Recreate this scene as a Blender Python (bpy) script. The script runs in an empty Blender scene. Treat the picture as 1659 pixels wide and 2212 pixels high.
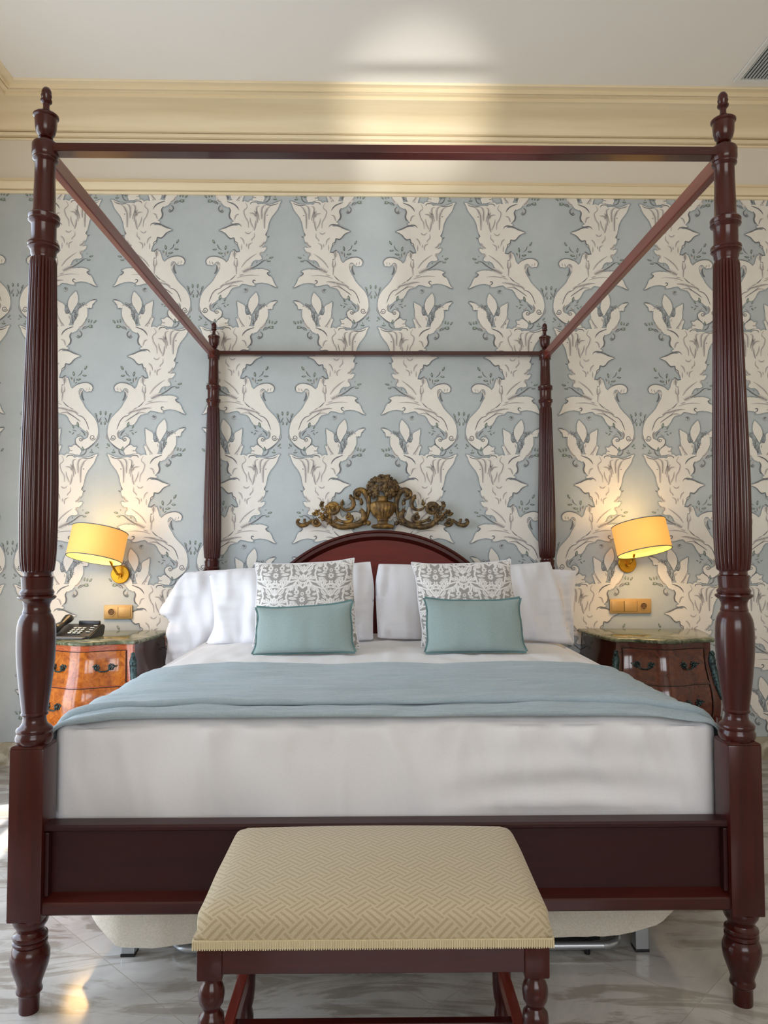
import bpy, bmesh, math, random
import numpy as np
from mathutils import Vector, Matrix, noise
from mathutils.geometry import tessellate_polygon
random.seed(7)
SC = bpy.context.scene
COL = SC.collection
PI = math.pi
R = math.radians

# ------------------------------------------------------------------ helpers
def lin(c):
    return c / 12.92 if c <= .04045 else ((c + .055) / 1.055) ** 2.4
def rgb(r, g, b):
    return (lin(r / 255), lin(g / 255), lin(b / 255), 1)

def mat(name, col=(.8, .8, .8, 1), rough=.5, metal=0, spec=.5, coat=0, sheen=0):
    m = bpy.data.materials.new(name); m.use_nodes = True
    b = m.node_tree.nodes['Principled BSDF']
    b.inputs['Base Color'].default_value = col
    b.inputs['Roughness'].default_value = rough
    b.inputs['Metallic'].default_value = metal
    b.inputs['Specular IOR Level'].default_value = spec
    b.inputs['Coat Weight'].default_value = coat
    b.inputs['Coat Roughness'].default_value = .08
    b.inputs['Sheen Weight'].default_value = sheen
    return m
class NT:
    def __init__(s, m):
        s.m = m; s.t = m.node_tree; s.n = s.t.nodes; s.b = s.n['Principled BSDF']
    def new(s, kind, **kw):
        n = s.n.new(kind)
        for k, v in kw.items():
            if k in n.inputs: n.inputs[k].default_value = v
            else: setattr(n, k, v)
        return n
    def link(s, a, b): s.t.links.new(a, b)
    def coords(s, scale=(1, 1, 1), rot=(0, 0, 0), loc=(0, 0, 0)):
        tc = s.new('ShaderNodeTexCoord'); mp = s.new('ShaderNodeMapping')
        mp.inputs['Scale'].default_value = scale; mp.inputs['Rotation'].default_value = rot; mp.inputs['Location'].default_value = loc
        s.link(tc.outputs['Object'], mp.inputs['Vector']); return mp.outputs['Vector']
    def noise(s, vec, scale=5, detail=4, rough=.5, dist=0):
        n = s.new('ShaderNodeTexNoise'); s.link(vec, n.inputs['Vector'])
        n.inputs['Scale'].default_value = scale; n.inputs['Detail'].default_value = detail
        n.inputs['Roughness'].default_value = rough; n.inputs['Distortion'].default_value = dist
        return n.outputs['Fac']
    def ramp(s, fac, stops):
        n = s.new('ShaderNodeValToRGB'); s.link(fac, n.inputs['Fac']); e = n.color_ramp.elements
        while len(e) < len(stops): e.new(.5)
        for i, (p, c) in enumerate(stops): e[i].position = p; e[i].color = c
        return n.outputs['Color']
    def mix(s, fac, a, b, mode='MIX'):
        n = s.new('ShaderNodeMix', data_type='RGBA', blend_type=mode)
        for sock, v in ((n.inputs['Factor'], fac), (n.inputs['A'], a), (n.inputs['B'], b)):
            pass
        def put(i, v):
            if hasattr(v, 'is_linked') or hasattr(v, 'links'): s.link(v, n.inputs[i])
            else: n.inputs[i].default_value = v
        put(0, fac); put(6, a); put(7, b)
        return n.outputs[2]
    def math(s, op, a, b=None):
        n = s.new('ShaderNodeMath', operation=op)
        for i, v in enumerate((a, b)):
            if v is None: continue
            if hasattr(v, 'links'): s.link(v, n.inputs[i])
            else: n.inputs[i].default_value = v
        return n.outputs[0]
    def bump(s, h, strength=.2, dist=.01):
        n = s.new('ShaderNodeBump'); n.inputs['Strength'].default_value = strength; n.inputs['Distance'].default_value = dist
        s.link(h, n.inputs['Height']); s.link(n.outputs['Normal'], s.b.inputs['Normal'])
    def base(s, c): s.link(c, s.b.inputs['Base Color'])

def wood(name, c1, c2, axis='z', rough=.3, coat=.3, scale=1):
    m = mat(name, c1, rough, coat=coat); t = NT(m)
    sc = {'x': (1.2, 14, 14), 'y': (14, 1.2, 14), 'z': (14, 14, 1.2)}[axis]
    v = t.coords(tuple(a * scale for a in sc))
    f = t.noise(v, 3, 6, .6, .6)
    t.base(t.ramp(f, [(.2, c1), (.8, c2)]))
    t.b.inputs['Specular IOR Level'].default_value = .35
    t.bump(f, .04, .002)
    return m
def fabric(name, c1, c2, scale=300, rough=.9, bump=.15, sheen=.2, stretch=(1, 1, 1)):
    m = mat(name, c1, rough, spec=.2, sheen=sheen); t = NT(m)
    v = t.coords(stretch); f = t.noise(v, scale, 2, .5); g = t.noise(v, 4, 3)
    a = t.ramp(f, [(.3, c1), (.7, c2)])
    t.base(t.mix(t.math('MULTIPLY', g, .25), a, c2)); t.bump(f, bump, .001)
    return m

W1, W2 = rgb(48, 13, 10), rgb(72, 22, 16)
M_woodz = wood('mahogany_upright', W1, W2, 'z', .25, .2)
M_woodx = wood('mahogany_rail', W1, W2, 'x', .28, .35)
M_woody = wood('mahogany_side_lit', rgb(96, 34, 25), rgb(126, 50, 38), 'y', .3, .2)  # same mahogany, colour lightened for light falling on the side rails
M_woodf = wood('mahogany_footboard', rgb(40, 11, 11), rgb(54, 16, 15), 'x', .4, .0)
M_head = wood('mahogany_headboard', rgb(88, 19, 10), rgb(112, 28, 15), 'x', .5, .0)
M_headd = wood('mahogany_headboard_edge', rgb(54, 13, 9), rgb(74, 20, 13), 'x', .4, .0)
M_sheet = fabric('white_cotton', rgb(226, 224, 226), rgb(232, 231, 232), 500, bump=.05, sheen=.1)
M_pillow = fabric('pillow_cotton', rgb(222, 221, 226), rgb(228, 227, 231), 500, bump=.05, sheen=.1)
M_teal = fabric('teal_linen', rgb(138, 156, 155), rgb(152, 168, 166), 260)
M_tealedge = fabric('teal_linen_edge', rgb(88, 118, 120), rgb(100, 130, 130), 260)
M_runner = mat('runner_linen', rgb(150, 170, 178), .95, spec=.15, sheen=.2)
t = NT(M_runner); v = t.coords((2, 60, 60)); f = t.noise(v, 6, 4, .6, .8); g = t.noise(t.coords((1, 1, 1)), 400, 2)
t.base(t.mix(.35, t.ramp(f, [(.3, rgb(146, 162, 170)), (.7, rgb(176, 188, 194))]), t.ramp(g, [(.3, rgb(140, 156, 164)), (.7, rgb(184, 196, 200))])))
t.bump(f, .25, .004)
M_skirt = fabric('skirt_linen', rgb(205, 195, 178), rgb(222, 214, 198), 200, bump=.3)
M_black = mat('black_plastic', rgb(24, 24, 25), .35)
M_white = mat('white_key', rgb(225, 225, 215), .5)
M_grey = mat('grey_plastic', rgb(110, 108, 108), .4)
M_steel = mat('brushed_steel', rgb(190, 195, 200), .3, 1)
M_silver = mat('silver_tube', rgb(190, 194, 198), .35, .8)
M_brass = mat('brass', rgb(196, 142, 40), .32, .9)
M_brassplate = mat('brass_outlet', rgb(198, 158, 98), .42, .35)
M_dark = mat('dark_gap', rgb(30, 22, 18), .8)
M_bronze = mat('green_bronze', rgb(62, 84, 84), .45, .6)
t = NT(M_bronze); f = t.noise(t.coords(), 90, 3); t.base(t.ramp(f, [(.35, rgb(22, 30, 30)), (.65, rgb(72, 94, 94))])); t.bump(f, .6, .003)
M_gilt = mat('aged_gilt', rgb(140, 104, 50), .5, .25)
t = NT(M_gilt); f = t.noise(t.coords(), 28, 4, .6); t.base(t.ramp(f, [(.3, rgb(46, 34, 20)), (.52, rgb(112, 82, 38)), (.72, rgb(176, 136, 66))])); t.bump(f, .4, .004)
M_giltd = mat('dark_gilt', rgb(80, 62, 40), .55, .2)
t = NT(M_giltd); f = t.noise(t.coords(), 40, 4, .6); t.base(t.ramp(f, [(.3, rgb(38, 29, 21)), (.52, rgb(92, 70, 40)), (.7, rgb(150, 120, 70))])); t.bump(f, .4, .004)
M_ceil = mat('ceiling_paint', rgb(240, 235, 228), .8)
M_cream = mat('cream_moulding', rgb(234, 216, 180), .55)
t = NT(M_cream); f = t.noise(t.coords((.4, 6, 6)), 2, 4); t.base(t.ramp(f, [(.35, rgb(228, 209, 172)), (.65, rgb(240, 223, 190))]))
M_frieze = mat('frieze_paint', rgb(226, 218, 204), .7)
M_wallp = mat('plain_wall', rgb(224, 216, 200), .8)

def marble(name, cols, s1, s2, rough=.15, joint=None):
    m = mat(name, cols[0], rough, spec=.5); t = NT(m)
    v = t.coords((1, 1, 1)); f = t.noise(v, s1, 8, .65, 1.2)
    v2 = t.coords((1, 4.2, 1), (0, 0, R(-50))); g = t.noise(v2, s2, 6, .6, 1.5)
    a = t.ramp(f, [(.35, cols[0]), (.5, cols[1]), (.68, cols[2])])
    b = t.ramp(g, [(.42, cols[3]), (.5, (1, 1, 1, 1)), (.6, (1, 1, 1, 1))])
    c = t.mix(.75, a, b, 'MULTIPLY')
    if joint:
        jx, jy, side = joint
        tc = t.new('ShaderNodeTexCoord'); mp = t.new('ShaderNodeMapping')
        mp.vector_type = 'TEXTURE'
        mp.inputs['Location'].default_value = (jx, jy, 0); mp.inputs['Rotation'].default_value = (0, 0, R(45)); mp.inputs['Scale'].default_value = (side, side, 1)
        t.link(tc.outputs['Object'], mp.inputs['Vector'])
        sp = t.new('ShaderNodeSeparateXYZ'); t.link(mp.outputs[0], sp.inputs[0])
        ds = []
        for k in (0, 1):
            fr = t.math('FRACT', sp.outputs[k]); d = t.math('ABSOLUTE', t.math('SUBTRACT', fr, .5)); ds.append(d)
        mx = t.math('MAXIMUM', ds[0], ds[1]); line = t.math('GREATER_THAN', mx, .4975)
        # each slab a slightly different tone
        wn = t.new('ShaderNodeTexWhiteNoise', noise_dimensions='3D')
        fl = t.new('ShaderNodeVectorMath', operation='FLOOR'); t.link(mp.outputs[0], fl.inputs[0]); t.link(fl.outputs[0], wn.inputs['Vector'])
        tone = t.ramp(wn.outputs['Value'], [(0, (.86, .86, .86, 1)), (1, (1, 1, 1, 1))])
        c = t.mix(1, c, tone, 'MULTIPLY')
        c = t.mix(line, c, rgb(168, 162, 150))
    t.base(c)
    return m
M_floor = marble('floor_marble', [rgb(178, 175, 171), rgb(196, 193, 188), rgb(210, 207, 202), rgb(192, 185, 174)], 2.2, 2.0, .11, (.129, .0, .515))
M_basem = marble('baseboard_marble', [rgb(180, 170, 150), rgb(205, 198, 180), rgb(222, 215, 200), rgb(190, 180, 160)], 2, 3, .25)
M_green = marble('green_marble', [rgb(78, 88, 68), rgb(112, 118, 92), rgb(150, 146, 118), rgb(120, 110, 86)], 9, 12, .12)

def burl(name, cs, grain):
    m = mat(name, cs[0], .16, coat=.6); t = NT(m)
    v = t.coords(grain); f = t.noise(v, 7, 8, .7, 1.5)
    t.base(t.ramp(f, [(.3, cs[0]), (.5, cs[1]), (.7, cs[2])]))
    return m
M_burl = burl('burl_veneer', [rgb(120, 52, 14), rgb(176, 92, 28), rgb(206, 124, 44)], (3, 3, 3))
M_veneer = burl('rosy_veneer', [rgb(150, 62, 34), rgb(186, 92, 54), rgb(208, 118, 70)], (2, 2, 9))
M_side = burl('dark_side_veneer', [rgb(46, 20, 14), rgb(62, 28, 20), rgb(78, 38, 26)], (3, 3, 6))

# bench fabric : pairs of crossing dashes
M_bench = mat('bench_brocade', rgb(206, 190, 150), .85, spec=.2, sheen=.2)
t = NT(M_bench); tc = t.new('ShaderNodeTexCoord'); sp = t.new('ShaderNodeSeparateXYZ'); t.link(tc.outputs['Object'], sp.inputs[0])
w_ = t.math('ADD', sp.outputs[1], sp.outputs[2]); K = 17.
u_ = t.math('MULTIPLY', t.math('ADD', sp.outputs[0], w_), K); v_ = t.math('MULTIPLY', t.math('SUBTRACT', sp.outputs[0], w_), K)
fu, fv = t.math('FLOOR', u_), t.math('FLOOR', v_)
par = t.math('MODULO', t.math('ABSOLUTE', t.math('ADD', fu, fv)), 2)
def dash(a):
    fr = t.math('FRACT', t.math('MULTIPLY', a, 3)); return t.math('LESS_THAN', t.math('ABSOLUTE', t.math('SUBTRACT', fr, .5)), .2)
la, lb = dash(u_), dash(v_)
ln = t.math('ADD', t.math('MULTIPLY', la, par), t.math('MULTIPLY', lb, t.math('SUBTRACT', 1, par)))
ch = t.math('MULTIPLY', ln, .6)
f = t.noise(t.coords(), 500, 2)
base = t.ramp(f, [(.3, rgb(182, 166, 136)), (.7, rgb(198, 183, 154))])
t.base(t.mix(ch, base, rgb(160, 142, 108))); t.bump(ln, .25, .002)
M_fringe = fabric('fringe', rgb(196, 180, 140), rgb(216, 202, 166), 150, bump=.6, stretch=(3, 3, .2))

def place(bm, name, mats, parent=None, smooth=None, loc=None, rot=None):
    me = bpy.data.meshes.new(name)
    bmesh.ops.remove_doubles(bm, verts=bm.verts, dist=1e-6)
    bm.to_mesh(me); bm.free()
    if not isinstance(mats, (list, tuple)): mats = [mats]
    for m in mats: me.materials.append(m)
    if smooth:
        for p in me.polygons: p.use_smooth = True
        me.set_sharp_from_angle(angle=R(smooth))
    o = bpy.data.objects.new(name, me); COL.objects.link(o)
    if parent: o.parent = parent
    if loc: o.location = loc
    if rot: o.rotation_euler = rot
    return o
def tag(o, label, cat, group=None):
    o['label'] = label; o['category'] = cat
    if group: o['group'] = group
    return o
def thing(name, label, cat, loc=(0, 0, 0), rz=0, group=None):
    o = bpy.data.objects.new(name, None); COL.objects.link(o); o.location = loc; o.rotation_euler = (0, 0, rz)
    o.empty_display_size = .1
    return tag(o, label, cat, group)
def struct(o): o['kind'] = 'structure'; return o
def copy_tree(o, parent=None):
    c = o.copy(); COL.objects.link(c); c.parent = parent
    for ch in [x for x in bpy.data.objects if x.parent == o]: copy_tree(ch, c)
    return c

def box(bm, c, s, bev=0, mi=0, rot=None, seg=2):
    g = bmesh.ops.create_cube(bm, size=1); vs = g['verts']
    bmesh.ops.scale(bm, vec=s, verts=vs)
    es = list({e for v in vs for e in v.link_edges}); fs = list({f for v in vs for f in v.link_faces})
    if bev > 0:
        r = bmesh.ops.bevel(bm, geom=es, offset=bev, segments=seg, affect='EDGES', profile=.5)
        fs = r['faces'] + [f for f in fs if f.is_valid]; vs = list({v for f in fs for v in f.verts})
    if rot is not None: bmesh.ops.rotate(bm, cent=(0, 0, 0), matrix=rot, verts=vs)
    bmesh.ops.translate(bm, vec=c, verts=vs)
    for f in fs:
        if f.is_valid: f.material_index = mi
def lathe(bm, prof, n=32, c=(0, 0, 0), mi=0, flute=None, ax=None, caps=True):
    """prof: list of (r,z). flute=(count,depth,zlo,zhi)"""
    rings = []
    for r, z in prof:
        ring = []
        for i in range(n):
            a = 2 * PI * i / n; rr = r
            if flute and flute[2] <= z <= flute[3]:
                ph = (a * flute[0] / (2 * PI)) % 1
                rr = r - flute[1] * (1 - abs(math.sin(PI * ph)) ** .7)
            p = Vector((rr * math.cos(a), rr * math.sin(a), z))
            if ax is not None: p = ax @ p
            ring.append(bm.verts.new(p + Vector(c)))
        rings.append(ring)
    for a, b in zip(rings, rings[1:]):
        for i in range(n):
            f = bm.faces.new((a[i], a[(i + 1) % n], b[(i + 1) % n], b[i])); f.material_index = mi
    if caps:
        for rg, rev in ((rings[0], True), (rings[-1], False)):
            f = bm.faces.new(rg[::-1] if rev else rg); f.material_index = mi
def catmull(pts, k=6):
    if len(pts) < 3: return [Vector(p) for p in pts]
    P = [Vector(p) for p in pts]; P = [P[0] * 2 - P[1]] + P + [P[-1] * 2 - P[-2]]; out = []
    for i in range(1, len(P) - 2):
        for j in range(k):
            s = j / k
            out.append(.5 * ((2 * P[i]) + (P[i + 1] - P[i - 1]) * s + (2 * P[i - 1] - 5 * P[i] + 4 * P[i + 1] - P[i + 2]) * s * s + (3 * P[i] - P[i - 1] - 3 * P[i + 1] + P[i + 2]) * s ** 3))
    out.append(P[-2]); return out
def tube(bm, pts, rad, n=10, mi=0, k=6, flat=1.0, up=None):
    """rad: number or list per control point"""
    if not isinstance(rad, (list, tuple)): rad = [rad] * len(pts)
    P = catmull(pts, k); m = len(P)
    rr = np.interp(np.linspace(0, len(rad) - 1, m), range(len(rad)), rad)
    up = Vector(up) if up else None; rings = []
    for i, p in enumerate(P):
        d = (P[min(i + 1, m - 1)] - P[max(i - 1, 0)]).normalized()
        if up is None:
            up = Vector((0, 1, 0)) if abs(d.y) < .9 else Vector((1, 0, 0))
        s = d.cross(up).normalized(); up2 = s.cross(d).normalized(); up = up2
        rings.append([bm.verts.new(p + (s * math.cos(2 * PI * j / n) + up2 * math.sin(2 * PI * j / n) * flat) * rr[i]) for j in range(n)])
    for a, b in zip(rings, rings[1:]):
        for j in range(n):
            f = bm.faces.new((a[j], a[(j + 1) % n], b[(j + 1) % n], b[j])); f.material_index = mi
    bm.faces.new(rings[0][::-1]).material_index = mi; bm.faces.new(rings[-1]).material_index = mi
def ball(bm, c, r, mi=0, sub=2, sc=(1, 1, 1)):
    g = bmesh.ops.create_icosphere(bm, subdivisions=sub, radius=r)
    bmesh.ops.scale(bm, vec=sc, verts=g['verts']); bmesh.ops.translate(bm, vec=c, verts=g['verts'])
    for v in g['verts']:
        for f in v.link_faces: f.material_index = mi
def grid(bm, nu, nv, fn, mi=0, flip=False, closeu=False):
    V = [[bm.verts.new(fn(i / nu, j / nv)) for j in range(nv + 1)] for i in range(nu + 1)]
    for i in range(nu):
        for j in range(nv):
            q = (V[i][j], V[i + 1][j], V[i + 1][j + 1], V[i][j + 1])
            try: bm.faces.new(q[::-1] if flip else q).material_index = mi
            except ValueError: pass
    return V
def prism(bm, poly, lo, hi, axes='xz', mi=0):
    """extrude a 2D polygon; axes names the plane, the third axis runs lo..hi"""
    def P(a, b, h):
        d = dict(zip(axes, (a, b))); k = [c for c in 'xyz' if c not in axes][0]; d[k] = h
        return Vector((d['x'], d['y'], d['z']))
    A = [bm.verts.new(P(a, b, lo)) for a, b in poly]; B = [bm.verts.new(P(a, b, hi)) for a, b in poly]; n = len(poly)
    for i in range(n): bm.faces.new((A[i], A[(i + 1) % n], B[(i + 1) % n], B[i])).material_index = mi
    bm.faces.new(A[::-1]).material_index = mi; bm.faces.new(B).material_index = mi
    bmesh.ops.recalc_face_normals(bm, faces=bm.faces[:])

# ------------------------------------------------------------------ camera
cd = bpy.data.cameras.new('camera'); cam = bpy.data.objects.new('camera', cd); COL.objects.link(cam); SC.camera = cam
cd.sensor_fit = 'HORIZONTAL'; cd.sensor_width = 36; cd.lens = 1625.6291 / 1659 * 36; cd.clip_start = .05
CM = ((0.9997495204914889, 0.022375351663504715, 0.0004898111598793842), (-0.022330491533827886, 0.9987325529537647, -0.04510694866994659), (-0.0014984741891292932, 0.045084712579654455, 0.9989820435156552))
cam.matrix_world = Matrix(((CM[0][0], CM[0][2], -CM[0][1], -.0573), (CM[1][0], CM[1][2], -CM[1][1], -2.1142), (CM[2][0], CM[2][2], -CM[2][1], 1.2585), (0, 0, 0, 1)))

# ------------------------------------------------------------------ room
WY, XL, XR, YB, ZC = 2.333, -2.36, 3.3, -4.3, 3.857
bm = bmesh.new(); box(bm, ((XL + XR) / 2, (WY + YB) / 2, -.05), (XR - XL + .3, WY - YB + .3, .1)); struct(place(bm, 'floor', M_floor))
bm = bmesh.new(); box(bm, ((XL + XR) / 2, (WY + YB) / 2, ZC + .05), (XR - XL + .3, WY - YB + .3, .1)); struct(place(bm, 'ceiling', M_ceil))
bm = bmesh.new(); box(bm, (XR + .05, (WY + YB) / 2, ZC / 2), (.1, WY - YB, ZC)); struct(place(bm, 'wall_right', M_wallp))
# left wall with a tall balcony window
wy0, wy1, wz0, wz1 = -.75, 1.5, .06, 2.8
bm = bmesh.new()
for y0, y1, z0, z1 in ((YB, wy0, 0, ZC), (wy1, WY, 0, ZC), (wy0, wy1, wz1, ZC), (wy0, wy1, 0, wz0)):
    box(bm, (XL - .1, (y0 + y1) / 2, (z0 + z1) / 2), (.2, y1 - y0, z1 - z0))
struct(place(bm, 'wall_left', M_wallp))
bx0, bx1, bz0, bz1 = -.9, 1.9, 1.3, 3.2  # unseen front window, set high so its light fills the back wall
bm = bmesh.new()
for x0, x1, z0, z1 in ((XL, bx0, 0, ZC), (bx1, XR, 0, ZC), (bx0, bx1, bz1, ZC), (bx0, bx1, 0, bz0)):
    box(bm, ((x0 + x1) / 2, YB - .1, (z0 + z1) / 2), (x1 - x0, .2, z1 - z0))
struct(place(bm, 'wall_front', M_wallp))
M_frame = mat('window_paint', rgb(235, 232, 224), .4)
bm = bmesh.new()
for y in (wy0 + .03, (wy0 + wy1) / 2, wy1 - .03): box(bm, (XL - .08, y, (wz0 + wz1) / 2), (.06, .06, wz1 - wz0), .005)
for z in (wz0 + .03, 2.1, wz1 - .03): box(bm, (XL - .08, (wy0 + wy1) / 2, z), (.05, wy1 - wy0, .06), .005)
struct(place(bm, 'window_1', M_frame))
bm = bmesh.new()
for x in (bx0 + .03, (bx0 + bx1) / 2, bx1 - .03): box(bm, (x, YB - .08, (bz0 + bz1) / 2), (.06, .06, bz1 - bz0), .005)
for z in (bz0 + .03, 2.5, bz1 - .03): box(bm, ((bx0 + bx1) / 2, YB - .08, z), (bx1 - bx0, .05, .06), .005)
struct(place(bm, 'fill_window', M_frame))

# ---- back wall with printed paper
def papermat(name, c1, c2, rough=.75):
    m = mat(name, c1, rough, spec=.3); t = NT(m); v = t.coords()
    f = t.noise(v, 3.5, 5, .6); g = t.noise(v, 60, 3, .6)
    a = t.ramp(f, [(.35, c1), (.65, c2)]); t.base(t.mix(.22, a, t.ramp(g, [(.3, c1), (.7, c2)])))
    return m
P_bg = papermat('paper_blue', rgb(180, 187, 189), rgb(191, 197, 199))
P_sh1 = papermat('paper_soft_shade', rgb(166, 174, 178), rgb(176, 183, 187))
P_sh2 = papermat('paper_shade', rgb(134, 142, 148), rgb(146, 153, 158))
P_cr = papermat('paper_cream', rgb(228, 222, 213), rgb(238, 233, 225))
P_md = papermat('paper_grey_line', rgb(160, 154, 152), rgb(168, 163, 160))
P_dk = papermat('paper_dark_line', rgb(112, 112, 116), rgb(124, 124, 126))
P_lf = papermat('paper_leaf', rgb(100, 112, 104), rgb(114, 126, 116))
P_cs = papermat('paper_cream_shade', rgb(212, 205, 199), rgb(222, 215, 208))
P_ll = papermat('paper_leaf_light', rgb(160, 170, 158), rgb(170, 180, 168))
def S(txt): return [tuple(float(q) for q in p.split(',')) for p in txt.split()]
BODY = S("245,105 272,150 285,195 305,240 345,295 385,345 410,395 428,440 438,500 452,560 470,600 482,620 455,650 462,700 480,730 500,748 530,775 555,805 520,815 458,812 475,850 500,875 535,885 550,920 530,960 525,985 560,1002 615,1000 650,1020 690,1090 740,1130 790,1150 820,1165 760,1175 700,1155 640,1145 560,1135 500,1140 450,1155 415,1175 445,1200 430,1225 400,1245 370,1285 350,1340 325,1385 298,1415 345,1400 400,1370 460,1350 530,1342 590,1350 620,1365 640,1380 615,1393 660,1390 700,1385 750,1370 810,1362 850,1392 845,1402 900,1412 950,1425 985,1465 1005,1510 1040,1560 1075,1580 1110,1570 1140,1590 1170,1610 1200,1640 1240,1665 1275,1700 1285,1740 1270,1765 1240,1780 1205,1795 1200,1770 1175,1745 1135,1752 1105,1780 1098,1815 1110,1850 1140,1885 1165,1905 1200,1925 1240,1930 1275,1910 1315,1880 1355,1850 1385,1815 1405,1770 1425,1700 1425,1640 1415,1580 1395,1520 1365,1465 1320,1415 1270,1365 1225,1310 1195,1250 1165,1200 1140,1150 1128,1090 1140,1050 1165,1030 1195,1035 1220,1070 1250,1088 1285,1078 1310,1080 1330,1060 1335,1020 1320,990 1290,965 1240,955 1180,960 1120,978 1075,1005 1050,1030 1035,1035 1010,1005 1000,970 985,920 965,875 945,900 930,945 920,1000 912,960 905,900 870,880 842,880 850,840 868,790 890,765 915,740 922,690 940,665 985,672 1020,650 1060,605 1110,575 1150,560 1110,540 1060,520 1000,497 950,485 905,485 870,480 930,462 975,445 960,430 935,420 960,395 985,370 1000,320 985,270 1000,215 1040,195 1055,150 1060,118 1000,118 940,150 880,150 830,130 780,110 730,130 700,100 640,100 600,120 590,160 545,150 500,155 430,160 370,150 320,130 290,115")
PETALS = [S("608,1488 578,1550 572,1620 585,1680 620,1735 650,1790 672,1825 700,1760 722,1700 716,1640 692,1580 645,1525"),
 S("880,1625 840,1650 790,1675 765,1705 768,1780 745,1825 705,1822 672,1850 680,1910 690,1970 720,2010 780,1998 830,1925 862,1845 868,1760 878,1690"),
 S("303,1622 335,1655 362,1690 370,1735 402,1745 442,1735 430,1795 433,1855 455,1910 495,1975 550,2020 640,2010 625,1950 590,1898 570,1830 560,1765 520,1715 455,1688 420,1655 385,1632 340,1625"),
 S("520,1995 640,2000 720,1995 860,2015 920,2060 700,2115 590,2085"),
 S("885,1872 850,1920 818,1985 812,2020 850,2020 872,1950 895,1890"),
 S("1000,1895 1045,1898 1085,1865 1120,1880 1165,1915 1185,1960 1160,2020 1100,2010 1050,1995 1000,1990 1025,1950")]
LINES_M = [(15, "400,185 440,215 465,260 485,310 490,400 488,525"), (13, "470,170 510,190 530,240 530,320 528,385"), (12, "560,180 600,200 605,260 585,320 565,400"),
 (12, "600,250 600,320 590,440"), (10, "640,250 620,300 610,360"), (10, "710,290 650,300 620,340"), (8, "770,130 740,200 790,260 770,350 730,420 720,515"),
 (13, "615,400 618,470 640,555"), (8, "680,570 710,600 745,600 770,575"), (8, "635,590 635,650 670,690 675,715"), (9, "660,740 700,760 720,790 715,840"),
 (8, "745,750 750,800"), (9, "780,770 800,700 840,660"), (10, "860,310 905,330 930,400"), (8, "820,760 820,850"), (14, "490,720 520,780 560,800"), (12, "500,880 545,900 540,940"),
 (9, "600,905 680,960 760,1030 820,1115"), (12, "885,985 885,1080 895,1110"), (10, "920,1000 925,1070 900,1110 890,1220"), (22, "640,1105 720,1145 800,1185"),
 (8, "990,1310 1060,1350"), (6, "560,1235 680,1230 800,1245 885,1275"), (8, "780,1215 850,1235"), (14, "790,1325 850,1325 930,1340 1000,1360 1080,1380 1130,1410"),
 (8, "850,1400 950,1392 1020,1425"), (7, "800,1480 755,1492 728,1462 742,1430"), (12, "1140,1150 1148,1085 1190,1045"), (8, "1230,1080 1250,1030"), (8, "1280,1070 1290,1020"),
 (10, "1435,1700 1440,1750 1410,1800 1380,1830"), (18, "1255,1650 1278,1705 1262,1755"), (12, "460,1930 500,2000 550,2035"), (12, "865,1850 820,1945 770,2005"), (8, "700,1850 690,1900"),
 (10, "1010,1950 1060,1955"), (26, "925,862 925,955"), (9, "1170,1690 1140,1720 1110,1730"), (10, "1010,880 1040,925"), (8, "430,1700 470,1690"),
 (9, "700,360 690,430 650,520"), (8, "1100,215 1125,235")]
LINES_D = [(10, "285,130 330,158 400,172 475,165"), (10, "590,155 620,125 680,130 700,160"), (14, "865,250 890,205 940,160 1040,120"), (17, "1015,205 990,255 1005,320 995,370 970,390"),
 (15, "825,500 850,468 900,458 970,475 1050,515 1130,545"), (11, "1155,560 1110,577 1060,608 1020,658 985,685 935,672 925,718 885,748 880,798"), (11, "845,882 890,880 925,852 950,850"),
 (14, "415,640 445,660"), (13, "455,580 474,630"), (13, "440,1000 500,1012 560,1060 620,1100 700,1150"), (12, "885,985 910,985"), (10, "905,1230 950,1280 990,1310"),
 (9, "1080,1380 1130,1432 1190,1455 1240,1510 1270,1580 1290,1640"), (9, "950,1360 1020,1420 1100,1475 1165,1525"), (12, "600,1365 640,1350 655,1325 640,1308 615,1315"),
 (12, "790,1455 765,1440 750,1455 768,1468"), (18, "1185,1080 1180,1140 1195,1190 1215,1215"), (9, "1040,1040 1080,1000 1130,972 1200,953 1270,956 1322,988 1340,1030 1325,1068"),
 (12, "1095,1785 1105,1850 1150,1897 1168,1908"), (12, "1385,1822 1340,1872 1290,1917 1240,1937"), (9, "1375,1410 1405,1480 1425,1545"), (9, "1470,1460 1448,1500 1438,1535"),
 (12, "1170,1650 1215,1690 1235,1735"), (9, "1050,1648 1110,1668"), (11, "1170,2022 1210,2017 1245,1987 1262,1940"), (9, "690,1780 720,1822 755,1812"), (10, "600,1800 620,1870 588,1900"),
 (9, "640,1840 652,1900 640,1950 660,1975"), (9, "303,1610 340,1612 385,1635"), (12, "325,1677 357,1681"), (12, "388,1740 415,1746"), (10, "430,2008 480,2028 500,2065"),
 (12, "1083,262 1110,287 1150,265 1162,220 1130,180"), (9, "1190,160 1255,122"), (9, "1110,860 1160,820 1178,770"), (9, "1065,880 1063,950"), (10, "415,1175 448,1200 425,1232 398,1248"),
 (9, "298,1420 345,1405 400,1375"), (12, "440,320 460,330")]
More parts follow.
